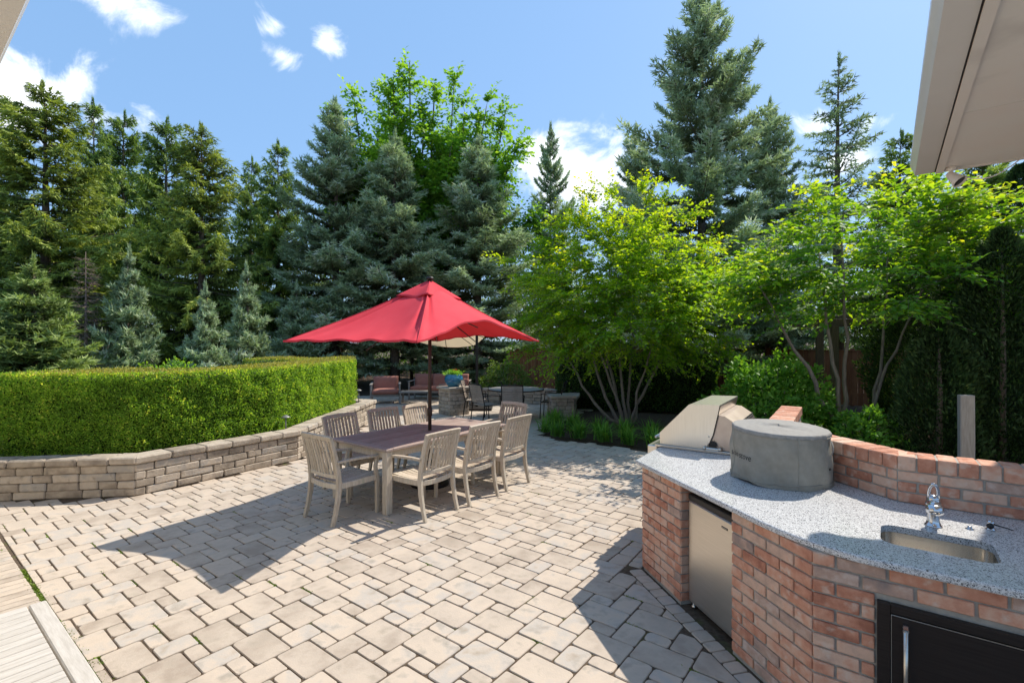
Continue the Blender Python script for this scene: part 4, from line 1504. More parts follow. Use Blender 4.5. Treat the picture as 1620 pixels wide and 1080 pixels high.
def umbrella():
    th = R(64)
    c = Vector((-1.124, 6.70))
    t = thing('market_umbrella', 'rectangular red market umbrella rising through the teak table', 'umbrella', (c.x, c.y, 0), th)
    a, b = 1.56, .96
    cor = [(-a, b, 1.95), (-a, -b, 1.945), (a, -b, 1.955), (a, b, 1.96)]
    apex = (0, 0, 2.755)
    V, F = [], []
    NS, NT = 30, 26
    rng = random.Random(2)
    t0 = .20
    sides = [(0, 1, .20, -.02, .10), (1, 2, .16, .20, .02), (2, 3, .18, .05, .05), (3, 0, .16, .06, .05)]
    for si, (i, j, inset, dz, sag) in enumerate(sides):
        base = len(V)
        for q in range(NT + 1):
            tt = t0 + (1 - t0) * q / NT
            for k in range(NS + 1):
                s = k / NS
                bump = 4 * s * (1 - s)
                hx = cor[i][0] + (cor[j][0] - cor[i][0]) * s
                hy = cor[i][1] + (cor[j][1] - cor[i][1]) * s
                hz = cor[i][2] + (cor[j][2] - cor[i][2]) * s
                l = math.hypot(hx, hy)
                hx2, hy2 = hx * (1 - inset * bump / l), hy * (1 - inset * bump / l)
                hz2 = hz + dz * bump ** 1.5 + inset * bump * (.8 / l) * .55
                x, y = hx2 * tt, hy2 * tt
                z = apex[2] + (hz2 - apex[2]) * tt
                z += -.045 * math.sin(math.pi * tt) * (1 - .4 * bump) - sag * math.sin(math.pi * min(1, tt * .92)) * bump * tt
                # gathers running from the corners
                e = min(s, 1 - s)
                z += .010 * math.sin(tt * 9 + s * 40) * math.exp(-((e - .10) / .07) ** 2) * tt
                z += .018 * math.exp(-(e / .018) ** 2) * math.sin(math.pi * tt)
                z += -.030 * math.exp(-((e - .055) / .035) ** 2) * math.sin(math.pi * tt) * (1.6 if si < 2 else .6)
                z += .012 * math.sin(s * 23 + si) * (tt ** 6) * bump
                V.append((x, y, z))
        for q in range(NT):
            for k in range(NS):
                v0 = base + q * (NS + 1) + k
                F.append((v0, v0 + 1, v0 + NS + 2, v0 + NS + 1))
    me = mesh('canopy', V, F, True)
    can = ob('canopy', me, 'red_cloth', t)
    for si in range(4):
        b0 = si * (NT + 1) * (NS + 1)
        hem = [V[b0 + NT * (NS + 1) + k] for k in range(NS + 1)]
        ob('hem', sweep([(p[0], p[1], p[2] + .003) for p in hem], (0, 0, 1), .022, .006, cap=True), 'red_seam', can)
        seam = [V[b0 + q * (NS + 1)] for q in range(NT + 1)]
        ob('seam', tube([(p[0], p[1], p[2] + .002) for p in seam], .0045, 6, 'seam'), 'red_seam', can)
        for f in (10, 20):
            seam = [V[b0 + q * (NS + 1) + f] for q in range(NT + 1)]
            ob('seam', tube([(p[0], p[1], p[2] + .001) for p in seam], .0026, 5, 'seam'), 'red_seam', can)
    so = can.modifiers.new('cloth', 'SOLIDIFY'); so.thickness = .003
    # vent cap above the opening
    V, F = [], []
    vc = [(-.40, .25), (-.40, -.25), (.40, -.25), (.40, .25)]
    NK = 12
    for si in range(4):
        i, j = si, (si + 1) % 4
        base = len(V)
        for q in range(9):
            tt = .05 + .95 * q / 8
            for k in range(NK + 1):
                s = k / NK
                bump = 4 * s * (1 - s)
                x = (vc[i][0] + (vc[j][0] - vc[i][0]) * s) * tt * (1 - .10 * bump)
                y = (vc[i][1] + (vc[j][1] - vc[i][1]) * s) * tt * (1 - .10 * bump)
                z = 2.785 - .245 * tt + .012 * math.sin(9 * s) * tt ** 2 - .012 * bump * tt ** 3 + .010 * (1 - bump) ** 3
                V.append((x, y, z))
        for q in range(8):
            for k in range(NK):
                v0 = base + q * (NK + 1) + k
                F.append((v0, v0 + 1, v0 + NK + 2, v0 + NK + 1))
    vt = ob('vent', mesh('vent', V, F, True), 'red_cloth', can)
    vt.modifiers.new('cloth', 'SOLIDIFY').thickness = .003
    ob('finial', lathe([(.05, 2.795), (.052, 2.81), (.045, 2.825), (.03, 2.835), (.0, 2.838)], 24, 'finial'), 'dark_metal', t)
    ob('pole', tube([(0, 0, .03), (0, 0, 2.80)], .024, 18, 'pole'), 'brown_pole', t)
    ob('clamp', lathe([(.026, 0), (.034, .01), (.034, .11), (.026, .12)], 18, 'clamp'), 'brown_pole', t, (0, 0, .93))
    ob('clamp_pin', tube([(0, 0, 0), (.06, -.02, .0)], .006, 8, 'clamp_pin'), 'red_cloth', t, (0, 0, 1.0))
    ob('hub', lathe([(.026, 0), (.05, .01), (.05, .05), (.026, .07)], 18, 'hub'), 'brown_pole', t, (0, 0, 2.12))
    ends = cor + [((cor[i][0] + cor[(i + 1) % 4][0]) / 2 * .80, (cor[i][1] + cor[(i + 1) % 4][1]) / 2 * .80, (1.86, 2.14, 1.96, 1.96)[i]) for i in range(4)]
    for e in ends:
        d = Vector((e[0], e[1], 0))
        p0 = Vector((0, 0, 2.70)) + d * .03
        p1 = Vector((e[0] * .985, e[1] * .985, e[2] - .012))
        mid = (p0 + p1) / 2 - Vector((0, 0, .06 if e in cor else .13))
        rb = ob('rib', tube([p0, mid, p1], [.011, .010, .007], 8, 'rib'), 'brown_pole', t)
        ob('strut', tube([Vector((0, 0, 2.16)) + d * .03, (p0 + p1) / 2 - Vector((0, 0, .055))], .008, 8, 'strut'), 'brown_pole', rb)
    ob('base', lathe([(.26, 0), (.26, .03), (.24, .05), (.05, .065), (.035, .10), (.035, .32), (.028, .33)], 32, 'base'), 'dark_metal', t)


umbrella()


# ------------------------------------------------------------------ path lamps
def path_lamps():
    for i, (px, py_t, Y, zb, label) in enumerate(((452, 656, 8.25, .37, 'mushroom path lamp at the foot of the hedge beside the near capstones'),
                                                  (567.5, 615, 11.75, .37, 'mushroom path lamp at the far end of the hedge bed'))):
        X = (px - 810) / 775 * Y
        zt = 1.95 - (py_t - 540) / 775 * Y
        t = thing('path_lamp', label, 'lamp', (X, Y, zb), 0, 'path lamps in the hedge bed')
        h = zt - zb
        ob('stake', tube([(0, 0, 0), (0, 0, h - .02)], .011, 10, 'stake'), 'lamp_bronze', t)
        ob('hat', lathe([(.0, h), (.02, h - .004), (.055, h - .026), (.078, h - .038), (.074, h - .041), (.02, h - .03), (.0, h - .03)], 24, 'hat'), 'lamp_bronze', t)


path_lamps()


# ------------------------------------------------------------------ slatted bench at the lower left
def bench():
    c = Vector((-2.71, 2.85))
    t = thing('slatted_bench', 'corner of a whitewashed slatted wooden bench at the lower left', 'bench', (c.x, c.y, 0), math.atan2(W.y, W.x))
    # local x along the edge board (towards the camera), local -y away from the patio
    H = .45
    L, D = 1.5, .75
    ob('edge_board', box_mesh(L, .075, .04, .006), 'white_wood', t, (L / 2, -.0375, H - .02))
    ob('far_board', box_mesh(L, .075, .04, .006), 'white_wood', t, (L / 2, -D + .0375, H - .02))
    n = 22
    for k in range(n):
        x = .03 + (L - .06) * k / (n - 1)
        ob('slat', box_mesh(.062, D - .166, .022, .003), 'white_slat', t, (x, -D / 2, H - .013))
    for x in (.05, L - .05):
        for y in (-.05, -D + .05):
            ob('leg', box_mesh(.065, .065, H - .042, .005), 'white_wood', t, (x, y, (H - .042) / 2))
        ob('end_rail', box_mesh(.03, D - .18, .06, .004), 'white_wood', t, (x, -D / 2, H - .07))


bench()


# ------------------------------------------------------------------ far terrace: stone piers, pot, seat wall, lounge and metal furniture
def stone_pier(name, label, x, y, size, h, ang, seed, cap=.07, gap=.006):
    rng = random.Random(seed)
    t = thing(name, label, 'pillar', (x, y, 0), ang)
    ob('core', box_mesh(size - .06, size - .06, h - cap, .002, (0, 0, (h - cap) / 2)), 'wall_core', t)
    hs = size / 2
    n = int(round((h - cap) / .098)); ch = (h - cap) / n
    cs = [Vector(p) for p in ((-hs, -hs), (hs, -hs), (hs, hs), (-hs, hs))]
    for i in range(4):
        P = cs[i]; d = (cs[(i + 1) % 4] - P).normalized()
        for c in range(n):
            sh = .10 * ((c + i) % 2)
            e0, e1 = (0, size) if sh else (.10, size - .10)
            lay_course(t, 'stone', P, d, e0, e1, c * ch, ch - gap, .10, (.17, .22, .28), 'wall_block', .007, .0, rng, jit=.003, gap=gap)
    ob('capstone', box_mesh(size + .09, size + .09, cap, .012, jit=.006), 'wall_block', t, (0, 0, h - cap / 2))
    return t


stone_pier('stone_pier', 'square stone pier carrying the blue flower pot', -1.57, 13.2, .60, .74, R(38), 31)
stone_pier('stone_pier', 'low stone pier with flat cap beside the grass clumps', 1.22, 12.3, .56, .62, R(8), 32)


def seat_wall():
    t = thing('seat_wall', 'low curved stone seat wall behind the round metal table', 'wall')
    rng = random.Random(8)
    pts = [Vector((1.4 + .3 * math.sin(k * .35), 12.8 + k * .42)) for k in range(5)] + [Vector((.9 - .55 * k, 15.2 + .12 * k - .02 * k * k)) for k in range(5)]
    pts = pts[::-1]
    for i in range(len(pts) - 1):
        P = pts[i]; d = pts[i + 1] - P; L = d.length; d.normalize()
        left = Vector((-d.y, d.x))
        for c in range(4):
            lay_course(t, 'block', P, d, 0, L, c * .1, .095, .2, (.25, .3, .36), 'wall_block', .012, 0, rng, jit=.005)
        lay_course(t, 'capstone', P, d, -.02, L + .02, .402, .08, .32, (.4, .45), 'wall_block', .014, .03, rng, jit=.004)


seat_wall()


def flower_pot():
    t = thing('flower_pot', 'glossy blue ceramic bowl with orange flowers on the stone pier', 'flower pot', (-1.57, 13.2, .74))
    ob('bowl', lathe([(.0, .0), (.13, .0), (.16, .02), (.235, .12), (.255, .20), (.235, .27), (.205, .305), (.212, .325), (.195, .33), (.185, .30), (.0, .29)], 36, 'bowl'), 'blue_glaze', t)
    rng = np.random.default_rng(4)
    n = 380
    P = np.column_stack([rng.normal(size=(n, 2)) * .085, .30 + rng.random(n) * .10])
    D = unit(np.column_stack([P[:, :2] * 6, np.ones(n) * .7]) + rng.normal(size=(n, 3)) * .4)
    V, T = leaves_arr(P, D, rand_unit(n, rng), rng.uniform(.05, .10, n), rng.uniform(.025, .045, n))
    ob('foliage', fastmesh('foliage', V, T, np.repeat(rng.random(n) * .5 + .5, 4)), 'lily_blade', t)
    for k in range(9):
        a = rng.random() * 6.28; r = rng.random() * .15
        m = 26
        Q = np.zeros((m, 3)) + rng.normal(size=(m, 3)) * .008
        V, T = leaves_arr(Q, unit(rng.normal(size=(m, 3)) + np.array([0, 0, .5])), rand_unit(m, rng), rng.uniform(.02, .034, m), rng.uniform(.016, .026, m))
        ob('flower', fastmesh('flower', V, T, np.repeat(rng.random(m), 4)), 'orange_petal', t, (.05 + r * math.cos(a), r * math.sin(a), .40 + rng.random() * .04))


flower_pot()


def cushion_mesh(sx, sy, sz, puff=.03):
    n = 8
    V, F = [], []
    for side in (1, -1):
        for j in range(n + 1):
            for i in range(n + 1):
                x, y = i / n * 2 - 1, j / n * 2 - 1
                e = (1 - x ** 6) * (1 - y ** 6)
                V.append((x * sx / 2, y * sy / 2, side * (sz * .32 + (sz * .18 + puff * .4) * e)))
    m = (n + 1) ** 2
    for s in (0, 1):
        for j in range(n):
            for i in range(n):
                a = s * m + j * (n + 1) + i
                q = (a, a + 1, a + n + 2, a + n + 1)
                F.append(q if s == 0 else q[::-1])
    ring = [i for i in range(n + 1)] + [(j + 1) * (n + 1) - 1 for j in range(1, n + 1)] + [n * (n + 1) + i for i in range(n - 1, -1, -1)] + [j * (n + 1) for j in range(n - 1, 0, -1)]
    for k in range(len(ring)):
        a, b = ring[k], ring[(k + 1) % len(ring)]
        F.append((a, a + m, b + m, b))
    return fix_normals(mesh('cushion', V, F, True))


def lounge_seat(name, label, cat, x, y, ang, width, seats):
    t = thing(name, label, cat, (x, y, 0), ang)          # front = -y
    w = width
    for s in (-1, 1):
        for yy in (-.36, .36):
            ob('leg', box_mesh(.05, .05, .60 if yy < 0 else .64, .005), 'lounge_frame', t, (s * (w / 2 - .025), yy, .30 if yy < 0 else .32))
        ob('arm', box_mesh(.075, .80, .03, .006), 'lounge_frame', t, (s * (w / 2 - .025), 0, .61))
        ob('side_rail', box_mesh(.03, .66, .06, .004), 'lounge_frame', t, (s * (w / 2 - .025), 0, .27))
    ob('front_rail', box_mesh(w - .11, .035, .07, .004), 'lounge_frame', t, (0, -.36, .27))
    ob('back_rail', box_mesh(w - .11, .035, .07, .004), 'lounge_frame', t, (0, .36, .60))
    cw = (w - .12) / seats
    for k in range(seats):
        cx = -w / 2 + .06 + (k + .5) * cw
        ob('seat_cushion', cushion_mesh(cw - .01, .74, .15), 'terracotta_cloth', t, (cx, -.06, .375))
        ob('back_cushion', cushion_mesh(cw - .02, .50, .15), 'terracotta_cloth', t, (cx, .27, .58), rot=(R(78), 0, 0))


lounge_seat('lounge_chair', 'terracotta cushioned lounge armchair nearest the hedge end', 'armchair', -4.02, 15.6, R(12), .92, 1)
lounge_seat('lounge_sofa', 'terracotta cushioned outdoor sofa behind the umbrella pole', 'sofa', -2.45, 16.7, R(-4), 2.0, 3)
lounge_seat('lounge_chair', 'terracotta cushioned lounge armchair partly hidden by the stone pier', 'armchair', -1.75, 14.9, R(-70), .85, 1)


def coffee_table():
    t = thing('coffee_table', 'low grey outdoor coffee table in front of the sofa', 'table', (-3.05, 15.45, 0), R(4))
    for k in range(7):
        ob('top_slat', box_mesh(.95, .082, .022, .004), 'lounge_frame', t, (0, -.27 + k * .09, .37))
    for sx in (-1, 1):
        ob('rail', box_mesh(.03, .56, .05, .004), 'lounge_frame', t, (sx * .42, 0, .333))
        for sy in (-1, 1):
            ob('leg', box_mesh(.05, .05, .307, .004), 'lounge_frame', t, (sx * .42, sy * .26, .154))


coffee_table()


def metal_dining():
    c = Vector((.10, 12.75))
    t = thing('metal_table', 'round dark metal patio table with stone top behind the dining set', 'table', (c.x, c.y, 0))
    ob('top', lathe([(.0, .69), (.70, .69), (.72, .70), (.72, .718), (.70, .725), (.0, .725)], 48, 'top'), 'table_stone', t)
    ob('rim', lathe([(.715, .694), (.735, .694), (.735, .722), (.715, .722)], 48, 'rim'), 'dark_metal', t)
    ob('pedestal', lathe([(.30, 0), (.30, .02), (.10, .06), (.05, .12), (.05, .58), (.12, .66), (.28, .69)], 24, 'pedestal'), 'dark_metal', t)
    # strap-back chair, front = +y
    def chair(mat, dark):
        r = ob('metal_chair', None)
        w = .25
        for s in (-1, 1):
            ob('side_frame', tube([(s * w, -.30, 0), (s * w, -.24, .42), (s * w, -.30, .70), (s * w, -.36, .92)], .013, 8, 'side_frame'), 'dark_metal', r)
            ob('front_leg', tube([(s * w, .26, 0), (s * w, .24, .42), (s * w, -.24, .42)], .013, 8, 'front_leg'), 'dark_metal', r)
            ob('arm', tube([(s * w, .24, .42), (s * (w + .02), .22, .63), (s * (w + .01), -.05, .66), (s * w, -.29, .66)], .012, 8, 'arm'), 'dark_metal', r)
        ob('top_bar', tube([(-w, -.36, .92), (0, -.385, .93), (w, -.36, .92)], .013, 8, 'top_bar'), 'dark_metal', r)
        for k in range(9 if not dark else 5):
            z = .50 + .40 * k / (8 if not dark else 4)
            yy = float(np.interp(z, [.42, .70, .92], [-.24, -.30, -.36]))
            ob('back_strap', sweep([(-w, yy, z), (0, yy - .02, z), (w, yy, z)], (0, 0, 1), .044 if not dark else .03, .006), mat, r)
        for k in range(9):
            yy = -.22 + .44 * k / 8
            ob('seat_strap', sweep([(-w, yy, .425), (0, yy, .412), (w, yy, .425)], (0, 1, 0), .042, .006), mat, r)
        return r
    a = chair('bronze_strap', False)
    b = chair('dark_metal', True)
    spots = [(a, (-.62, 11.95), (.75, .62), 'bronze strap-back metal chair with its back to the stone pier, left of the pair'),
             (None, (.02, 11.75), (.05, 1), 'bronze strap-back metal chair with its back to the teak table, right of the pair'),
             (None, (-.95, 12.85), (1, -.05), 'bronze strap-back metal chair pulled up close behind the stone pier'),
             (b, (1.02, 12.55), (-1, .25), 'dark slatted metal chair facing the table beside the low pier')]
    for (o, p, f, label) in spots:
        o = o or copy_tree(a)
        o.location = (p[0], p[1], 0)
        o.rotation_euler = (0, 0, math.atan2(f[1], f[0]) - R(90))
        tag(o, label, 'chair', 'metal chairs around the round table')


metal_dining()


def cream_parasol():
    mx, my = -1.02, 14.2
    t = thing('cantilever_parasol', 'tilted cream cantilever parasol on a dark mast behind the red umbrella', 'parasol', (mx, my, 0))
    ob('mast', box_mesh(.075, .075, 2.50, .01, (0, 0, 1.25)), 'dark_metal', t)
    ob('base', box_mesh(.9, .9, .07, .01, (0, 0, .035)), 'dark_metal', t)
    cx, cy, cz = -1.15, 1.0, 2.19
    ob('arm', tube([(0, 0, 2.46), (cx * .5, cy * .5, 2.62), (cx, cy, 2.55)], .03, 10, 'arm'), 'dark_metal', t)
    can = ob('canopy', None, None, t, (cx, cy, cz), rot=(R(-19), R(4), 0))
    n, r = 8, 1.32
    V, F = [], []
    for q in range(9):
        s = .03 + .97 * q / 8
        for k in range(n * 4):
            a = 2 * math.pi * k / (n * 4)
            f = (k % 4) / 4
            rr = r * math.cos(math.pi / 8) / math.cos((a % (math.pi / 4)) - math.pi / 8)
            sag = .035 * math.sin(math.pi * f) * s
            V.append((rr * s * math.cos(a), rr * s * math.sin(a), .36 * (1 - s) - sag))
    m = n * 4
    for q in range(8):
        for k in range(m):
            F.append((q * m + k, q * m + (k + 1) % m, (q + 1) * m + (k + 1) % m, (q + 1) * m + k))
    cl = ob('cloth', mesh('cloth', V, F, True), 'cream_cloth', can)
    for k in range(8):
        a = 2 * math.pi * k / 8
        e = Vector((math.cos(a), math.sin(a), 0))
        ob('rib', tube([e * .05 + Vector((0, 0, .31)), e * r * .98 + Vector((0, 0, -.02))], .011, 6, 'rib'), 'dark_metal', can)
        ob('strut', tube([e * .04 + Vector((0, 0, -.06)), e * r * .5 + Vector((0, 0, .155))], .009, 6, 'strut'), 'dark_metal', can)
    ob('hub', tube([(0, 0, -.10), (0, 0, .42)], .035, 10, 'hub'), 'dark_metal', can)


cream_parasol()


# ------------------------------------------------------------------ fence, trellis, post
def fence(label, A, B, h, seed):
    rng = random.Random(seed)
    A, B = Vector(A), Vector(B)
    d = B - A; L = d.length; d.normalize()
    t = thing('cedar_fence', label, 'fence', (A.x, A.y, 0), math.atan2(d.y, d.x))
    n = int(L / .145)
    for k in range(n):
        ob('board', box_mesh(.138, .02, h, .003, (0, 0, h / 2)), 'cedar', t, ((k + .5) * .145, rng.uniform(-.002, .002), .03))
    for z in (.35, h - .25):
        ob('rail', box_mesh(L, .04, .085, .004), 'cedar', t, (L / 2, .031, z))
    ob('cap_rail', box_mesh(L, .09, .035, .004), 'cedar', t, (L / 2, .01, h + .049))
    for k in range(int(L / 2.4) + 1):
        ob('post', box_mesh(.1, .1, h + .12, .006, (0, 0, (h + .12) / 2)), 'cedar', t, (k * 2.4 + .05, .105, 0))


fence('red-brown cedar board fence behind the seat wall and multi-stem tree', (-.15, 18.4), (8.5, 17.6), 1.62, 1)
fence('red-brown cedar board fence behind the leafy shrub on the right', (8.6, 16.6), (13.5, 11.2), 1.62, 2)
fence('short red-brown cedar fence far behind the dark hedge', (-14.0, 23.5), (-7.5, 24.0), 1.6, 3)


def trellis():
    t = thing('wooden_arbor', 'weathered wooden arbor beam on posts behind the right-hand tree', 'arbor', (7.4, 10.9, 0), R(-14))
    for x in (-.2, 2.6):
        for y in (0, .9):
            ob('post', box_mesh(.14, .14, 2.30, .008, (0, 0, 1.15)), 'old_wood', t, (x, y, 0))
    for y in (0, .9):
        ob('beam', box_mesh(4.0, .06, .15, .006), 'old_wood', t, (1.2, y, 2.376))
    for k in range(8):
        ob('rafter', box_mesh(.045, 1.4, .09, .004), 'old_wood', t, (-.5 + k * .5, .45, 2.497))


trellis()
pst = ob('garden_post', sweep([(0, 0, 0), (.004, 0, .7), (.0, .0, 1.25)], (1, 0, 0), .155, .09), 'grey_wood', None, (5.93, 6.4, 0), R(-20))
tag(pst, 'single weathered grey wooden post behind the brick upstand', 'post')

# ------------------------------------------------------------------ conifers
def frond(L, rng, style):
    """Needle blades of one branch along +x: returns (n,9) triangle corners, (n,) value, and the axis polyline."""
    P, D, tip = [], [], []
    n_ax = max(3, int(L / .09))
    def ax(t):
        if style == 'blue':
            return np.array([t * L, 0, L * (-.10 * math.sin(math.pi * t) + .10 * t * t)])
        if style == 'droop':
            return np.array([t * L, 0, L * (-.20 * t + .26 * t ** 3)])
        return np.array([t * L, 0, L * (-.06 * t + .10 * t * t)])
    for i in range(n_ax):
        t = .10 + .90 * (i + .5) / n_ax
        p = ax(t)
        P.append(p); D.append(ax(min(1, t + .05)) - ax(t - .05)); tip.append(t)
        side = 1 if i % 2 else -1
        for s_ in (side, -side) if rng.random() < .8 else (side,):
            ln = (.13 + .34 * L * (1 - t) ** .8 * min(1, t / .25)) * rng.uniform(.65, 1.15)
            ln = min(ln, .55)
            an = R(rng.uniform(42, 62))
            dz = {'blue': rng.uniform(-.10, .12), 'droop': rng.uniform(-1.1, -.35), 'sparse': rng.uniform(-.5, 0)}[style]
            d = np.array([math.cos(an), s_ * math.sin(an), dz]); d /= np.linalg.norm(d)
            m = max(1, int(ln / (.085 if style != 'sparse' else .12)))
            for k in range(m):
                q = (k + .6) / m
                P.append(p + d * ln * q + np.array([0, 0, .10 * ln * q * q if style == 'blue' else 0]))
                D.append(d); tip.append(max(t * .8, q) if q > .5 else t * .75)
    P, D, tip = np.array(P), unit(np.array(D)), np.array(tip)
    nb = 5 if style == 'blue' else 4
    n = len(P) * nb
    Pr, Dr, tr = np.repeat(P, nb, 0), np.repeat(D, nb, 0), np.repeat(tip, nb)
    Rv = rand_unit(n, rng)
    if style == 'droop':
        Rv = unit(Rv + np.array([0, 0, -.5]))
    elif style == 'blue':
        Rv = unit(Rv + np.array([0, 0, .25]))
    B = unit(Dr * .85 + Rv * .85)
    ln = rng.uniform(.12, .20, n)[:, None]
    S = unit(np.cross(B, rand_unit(n, rng))) * rng.uniform(.016, .027, n)[:, None]
    Pj = Pr + rng.normal(size=(n, 3)) * .018
    tri = np.stack([Pj - S, Pj + S, Pj + B * ln], 1)
    val = np.clip(.02 + .72 * tr ** 1.4 + rng.normal(size=n) * .12, 0, 1)  # paler tips: new growth, strengthened to paint in lit branch edges
    axis = np.array([ax(t) for t in np.linspace(0, .95, 5)])
    return tri, val, axis


_FROND = {}


def frond_set(style, seed=1):
    if style not in _FROND:
        rng = np.random.default_rng(seed + len(style))
        _FROND[style] = {L: [frond(L, rng, style) for _ in range(3)] for L in (.5, .9, 1.5, 2.2, 3.0)}
    return _FROND[style]


def conifer_mesh(h, Rad, style, seed, z0=.3, density=1.0, shape=.85, gapiness=.0):
    rng = np.random.default_rng(seed)
    fs = frond_set(style)
    tris, vals = [], []
    wood = []
    z = z0
    while z < h - .15:
        f = 1 - z / h
        r = Rad * f ** shape * min(1, .55 + .45 * (z - z0) / (.14 * h) if z < z0 + .14 * h else 1)
        nb = max(3, int(round((5.2 if style != 'sparse' else 4.8) * density * (.7 + .5 * f))))
        a0 = rng.random() * 6.28
        for k in range(nb):
            if rng.random() < gapiness:
                continue
            L = max(.22, r * rng.uniform(.55, 1.18))
            a = a0 + 6.283 * k / nb + rng.normal() * .22
            el = {'blue': 8 + 42 * (1 - f) ** 2.2 - 8 * f, 'droop': 2 + 40 * (1 - f) ** 2 - 10 * f, 'sparse': -6 + 40 * (1 - f) ** 2}[style] + rng.normal() * 6
            el = R(el)
            key = min(fs, key=lambda q: abs(q - L))
            tri, val, axis = fs[key][rng.integers(3)]
            s = L / key
            roll = rng.normal() * .25
            cr, sr = math.cos(roll), math.sin(roll)
            ce, se = math.cos(el), math.sin(el)
            ca, sa = math.cos(a), math.sin(a)
            Mr = np.array([[1, 0, 0], [0, cr, -sr], [0, sr, cr]])
            Me = np.array([[ce, 0, -se], [0, 1, 0], [se, 0, ce]])
            Ma = np.array([[ca, -sa, 0], [sa, ca, 0], [0, 0, 1]])
            M = Ma @ Me @ Mr
            zz = z + rng.normal() * .08
            base = np.array([0, 0, zz])
            sc = np.array([s, s ** .5 if s > 1 else s, s ** .5 if s > 1 else s])
            keep = tri
            t2 = (keep.reshape(-1, 3) * sc) @ M.T + base
            tris.append(t2.reshape(-1, 3, 3)); vals.append(val + rng.normal() * .11)
            ap = (axis * sc) @ M.T + base
            wood.append((ap, .012 + .012 * L))
        z += rng.uniform(.30, .50) * (1.0 if style != 'sparse' else 1.5) * (.55 + .45 * f) * (h / 11) ** .5
    # leader
    for q in range(3):
        tri, val, axis = fs[.5][q]
        M = np.array([[0, 0, -1], [0, 1, 0], [1, 0, 0]])
        t2 = (tri.reshape(-1, 3) * np.array([1.1, .35, .35])) @ M.T + np.array([0, 0, h - .45 + .05 * q])
        tris.append(t2.reshape(-1, 3, 3)); vals.append(val)
    T = np.concatenate(tris); v = np.concatenate(vals)
    V = T.reshape(-1, 3)
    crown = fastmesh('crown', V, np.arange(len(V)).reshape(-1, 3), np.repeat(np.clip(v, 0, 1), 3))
    r0 = .010 * h + .05
    bend = rng.normal(size=2) * .05
    parts = [tube_vf([(bend[0] * math.sin(q * 3), bend[1] * math.sin(q * 2.4), h * q) for q in np.linspace(0, .97, 9)], [r0 * (1 - .93 * q) for q in np.linspace(0, 1, 9)], 9)]
    for (ap, r) in wood:
        parts.append(tube_vf(ap, [r, r * .8, r * .6, r * .4, r * .2], 4, cap=False))
    trunk = mesh('trunk', *join_vf(parts), smooth=True)
    return crown, trunk


CON = {
    'blue_a': (conifer_mesh(11, 2.9, 'blue', 1, .4, 1.05, .68, .07), 11, 2.9),
    'blue_b': (conifer_mesh(10, 2.7, 'blue', 2, .9, 1.0, .66, .12), 10, 2.7),
    'blue_big': (conifer_mesh(13, 3.7, 'blue', 3, 1.2, 1.05, .60, .17), 13, 3.7),
    'blue_small': (conifer_mesh(3.6, 1.35, 'blue', 4, .1, 1.2, .85, .02), 3.6, 1.35),
    'droop_a': (conifer_mesh(11, 2.4, 'droop', 5, .3, 1.15, .52, .10), 11, 2.4),
    'droop_b': (conifer_mesh(10, 2.1, 'droop', 6, 1.6, 1.1, .50, .15), 10, 2.1),
    'sparse': (conifer_mesh(11, 2.5, 'sparse', 7, 2.0, 1.1, .75, .18), 11, 2.5),
}


def conifer(kind, px, top, Y, rad, label, mat, cat='tree', group='conifers along the back of the garden', rot=None, z=0.0, bark='bark'):
    (crown, trunk), h0, r0 = CON[kind]
    X = (px - 810) / 775 * Y
    h = 1.95 + (540 - top) / 775 * Y - z
    name = {'b': 'spruce_tree', 'd': 'spruce_tree', 's': 'spruce_tree'}[kind[0]]
    t = thing(name, label, cat, (X, Y, z), rot if rot is not None else RNG.random() * 6.28, group)
    t.scale = (rad / r0, rad / r0, h / h0)
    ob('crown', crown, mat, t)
    ob('trunk', trunk, bark, t)
    return t


conifer('droop_a', 70, 138, 15.5, 3.3, 'tall olive green drooping spruce at the left edge', 'olive_needle')
conifer('droop_b', -10, 150, 20, 2.6, 'olive spruce cut by the left edge of the picture behind the tall one', 'olive_needle')
conifer('droop_b', 148, 165, 20.5, 2.0, 'slim dark spruce just right of the tall olive spruce', 'green_needle')
conifer('droop_a', 196, 183, 22.5, 2.7, 'slim dark green spruce between two others on the left', 'green_needle')
conifer('droop_a', 264, 193, 19.5, 2.7, 'dark green spruce with drooping twigs left of the forked pair', 'green_needle')
conifer('droop_a', 318, 203, 17.0, 2.7, 'dark olive spruce with hanging twigs left of centre', 'olive_needle')
conifer('droop_b', 398, 255, 23.0, 1.9, 'short dark spruce in the gap left of the blue spruces', 'green_needle')
conifer('droop_b', 440, 230, 22.0, 2.2, 'dark green spruce behind the leftmost tall blue spruce', 'green_needle')
conifer('blue_a', 530, 163, 20.5, 3.9, 'tall blue spruce left of the red umbrella', 'blue_needle')
conifer('blue_b', 625, 213, 20.0, 3.8, 'blue spruce directly above the left half of the red umbrella', 'blue_needle')
conifer('blue_a', 757, 222, 20.8, 4.0, 'blue spruce above the right corner of the red umbrella', 'blue_needle')
conifer('blue_b', 690, 300, 23.0, 3.0, 'blue spruce filling the gap below the maple', 'blue_needle')
conifer('blue_b', 871, 203, 23.5, 2.3, 'slim dark blue spruce standing alone against the cloud', 'blue_needle')
conifer('blue_big', 1112, -6, 16.0, 4.3, 'tallest blue spruce rising behind the bright multi-stem tree', 'blue_needle')
conifer('blue_b', 1218, 165, 17.2, 3.1, 'blue spruce leaning against the right flank of the tallest one', 'blue_needle')
conifer('blue_b', 1005, 205, 20.5, 2.7, 'blue spruce half hidden left of the tallest one', 'blue_needle')
conifer('sparse', 1327, 94, 19.0, 3.7, 'thin see-through spruce right of the tallest blue spruce', 'blue_needle')
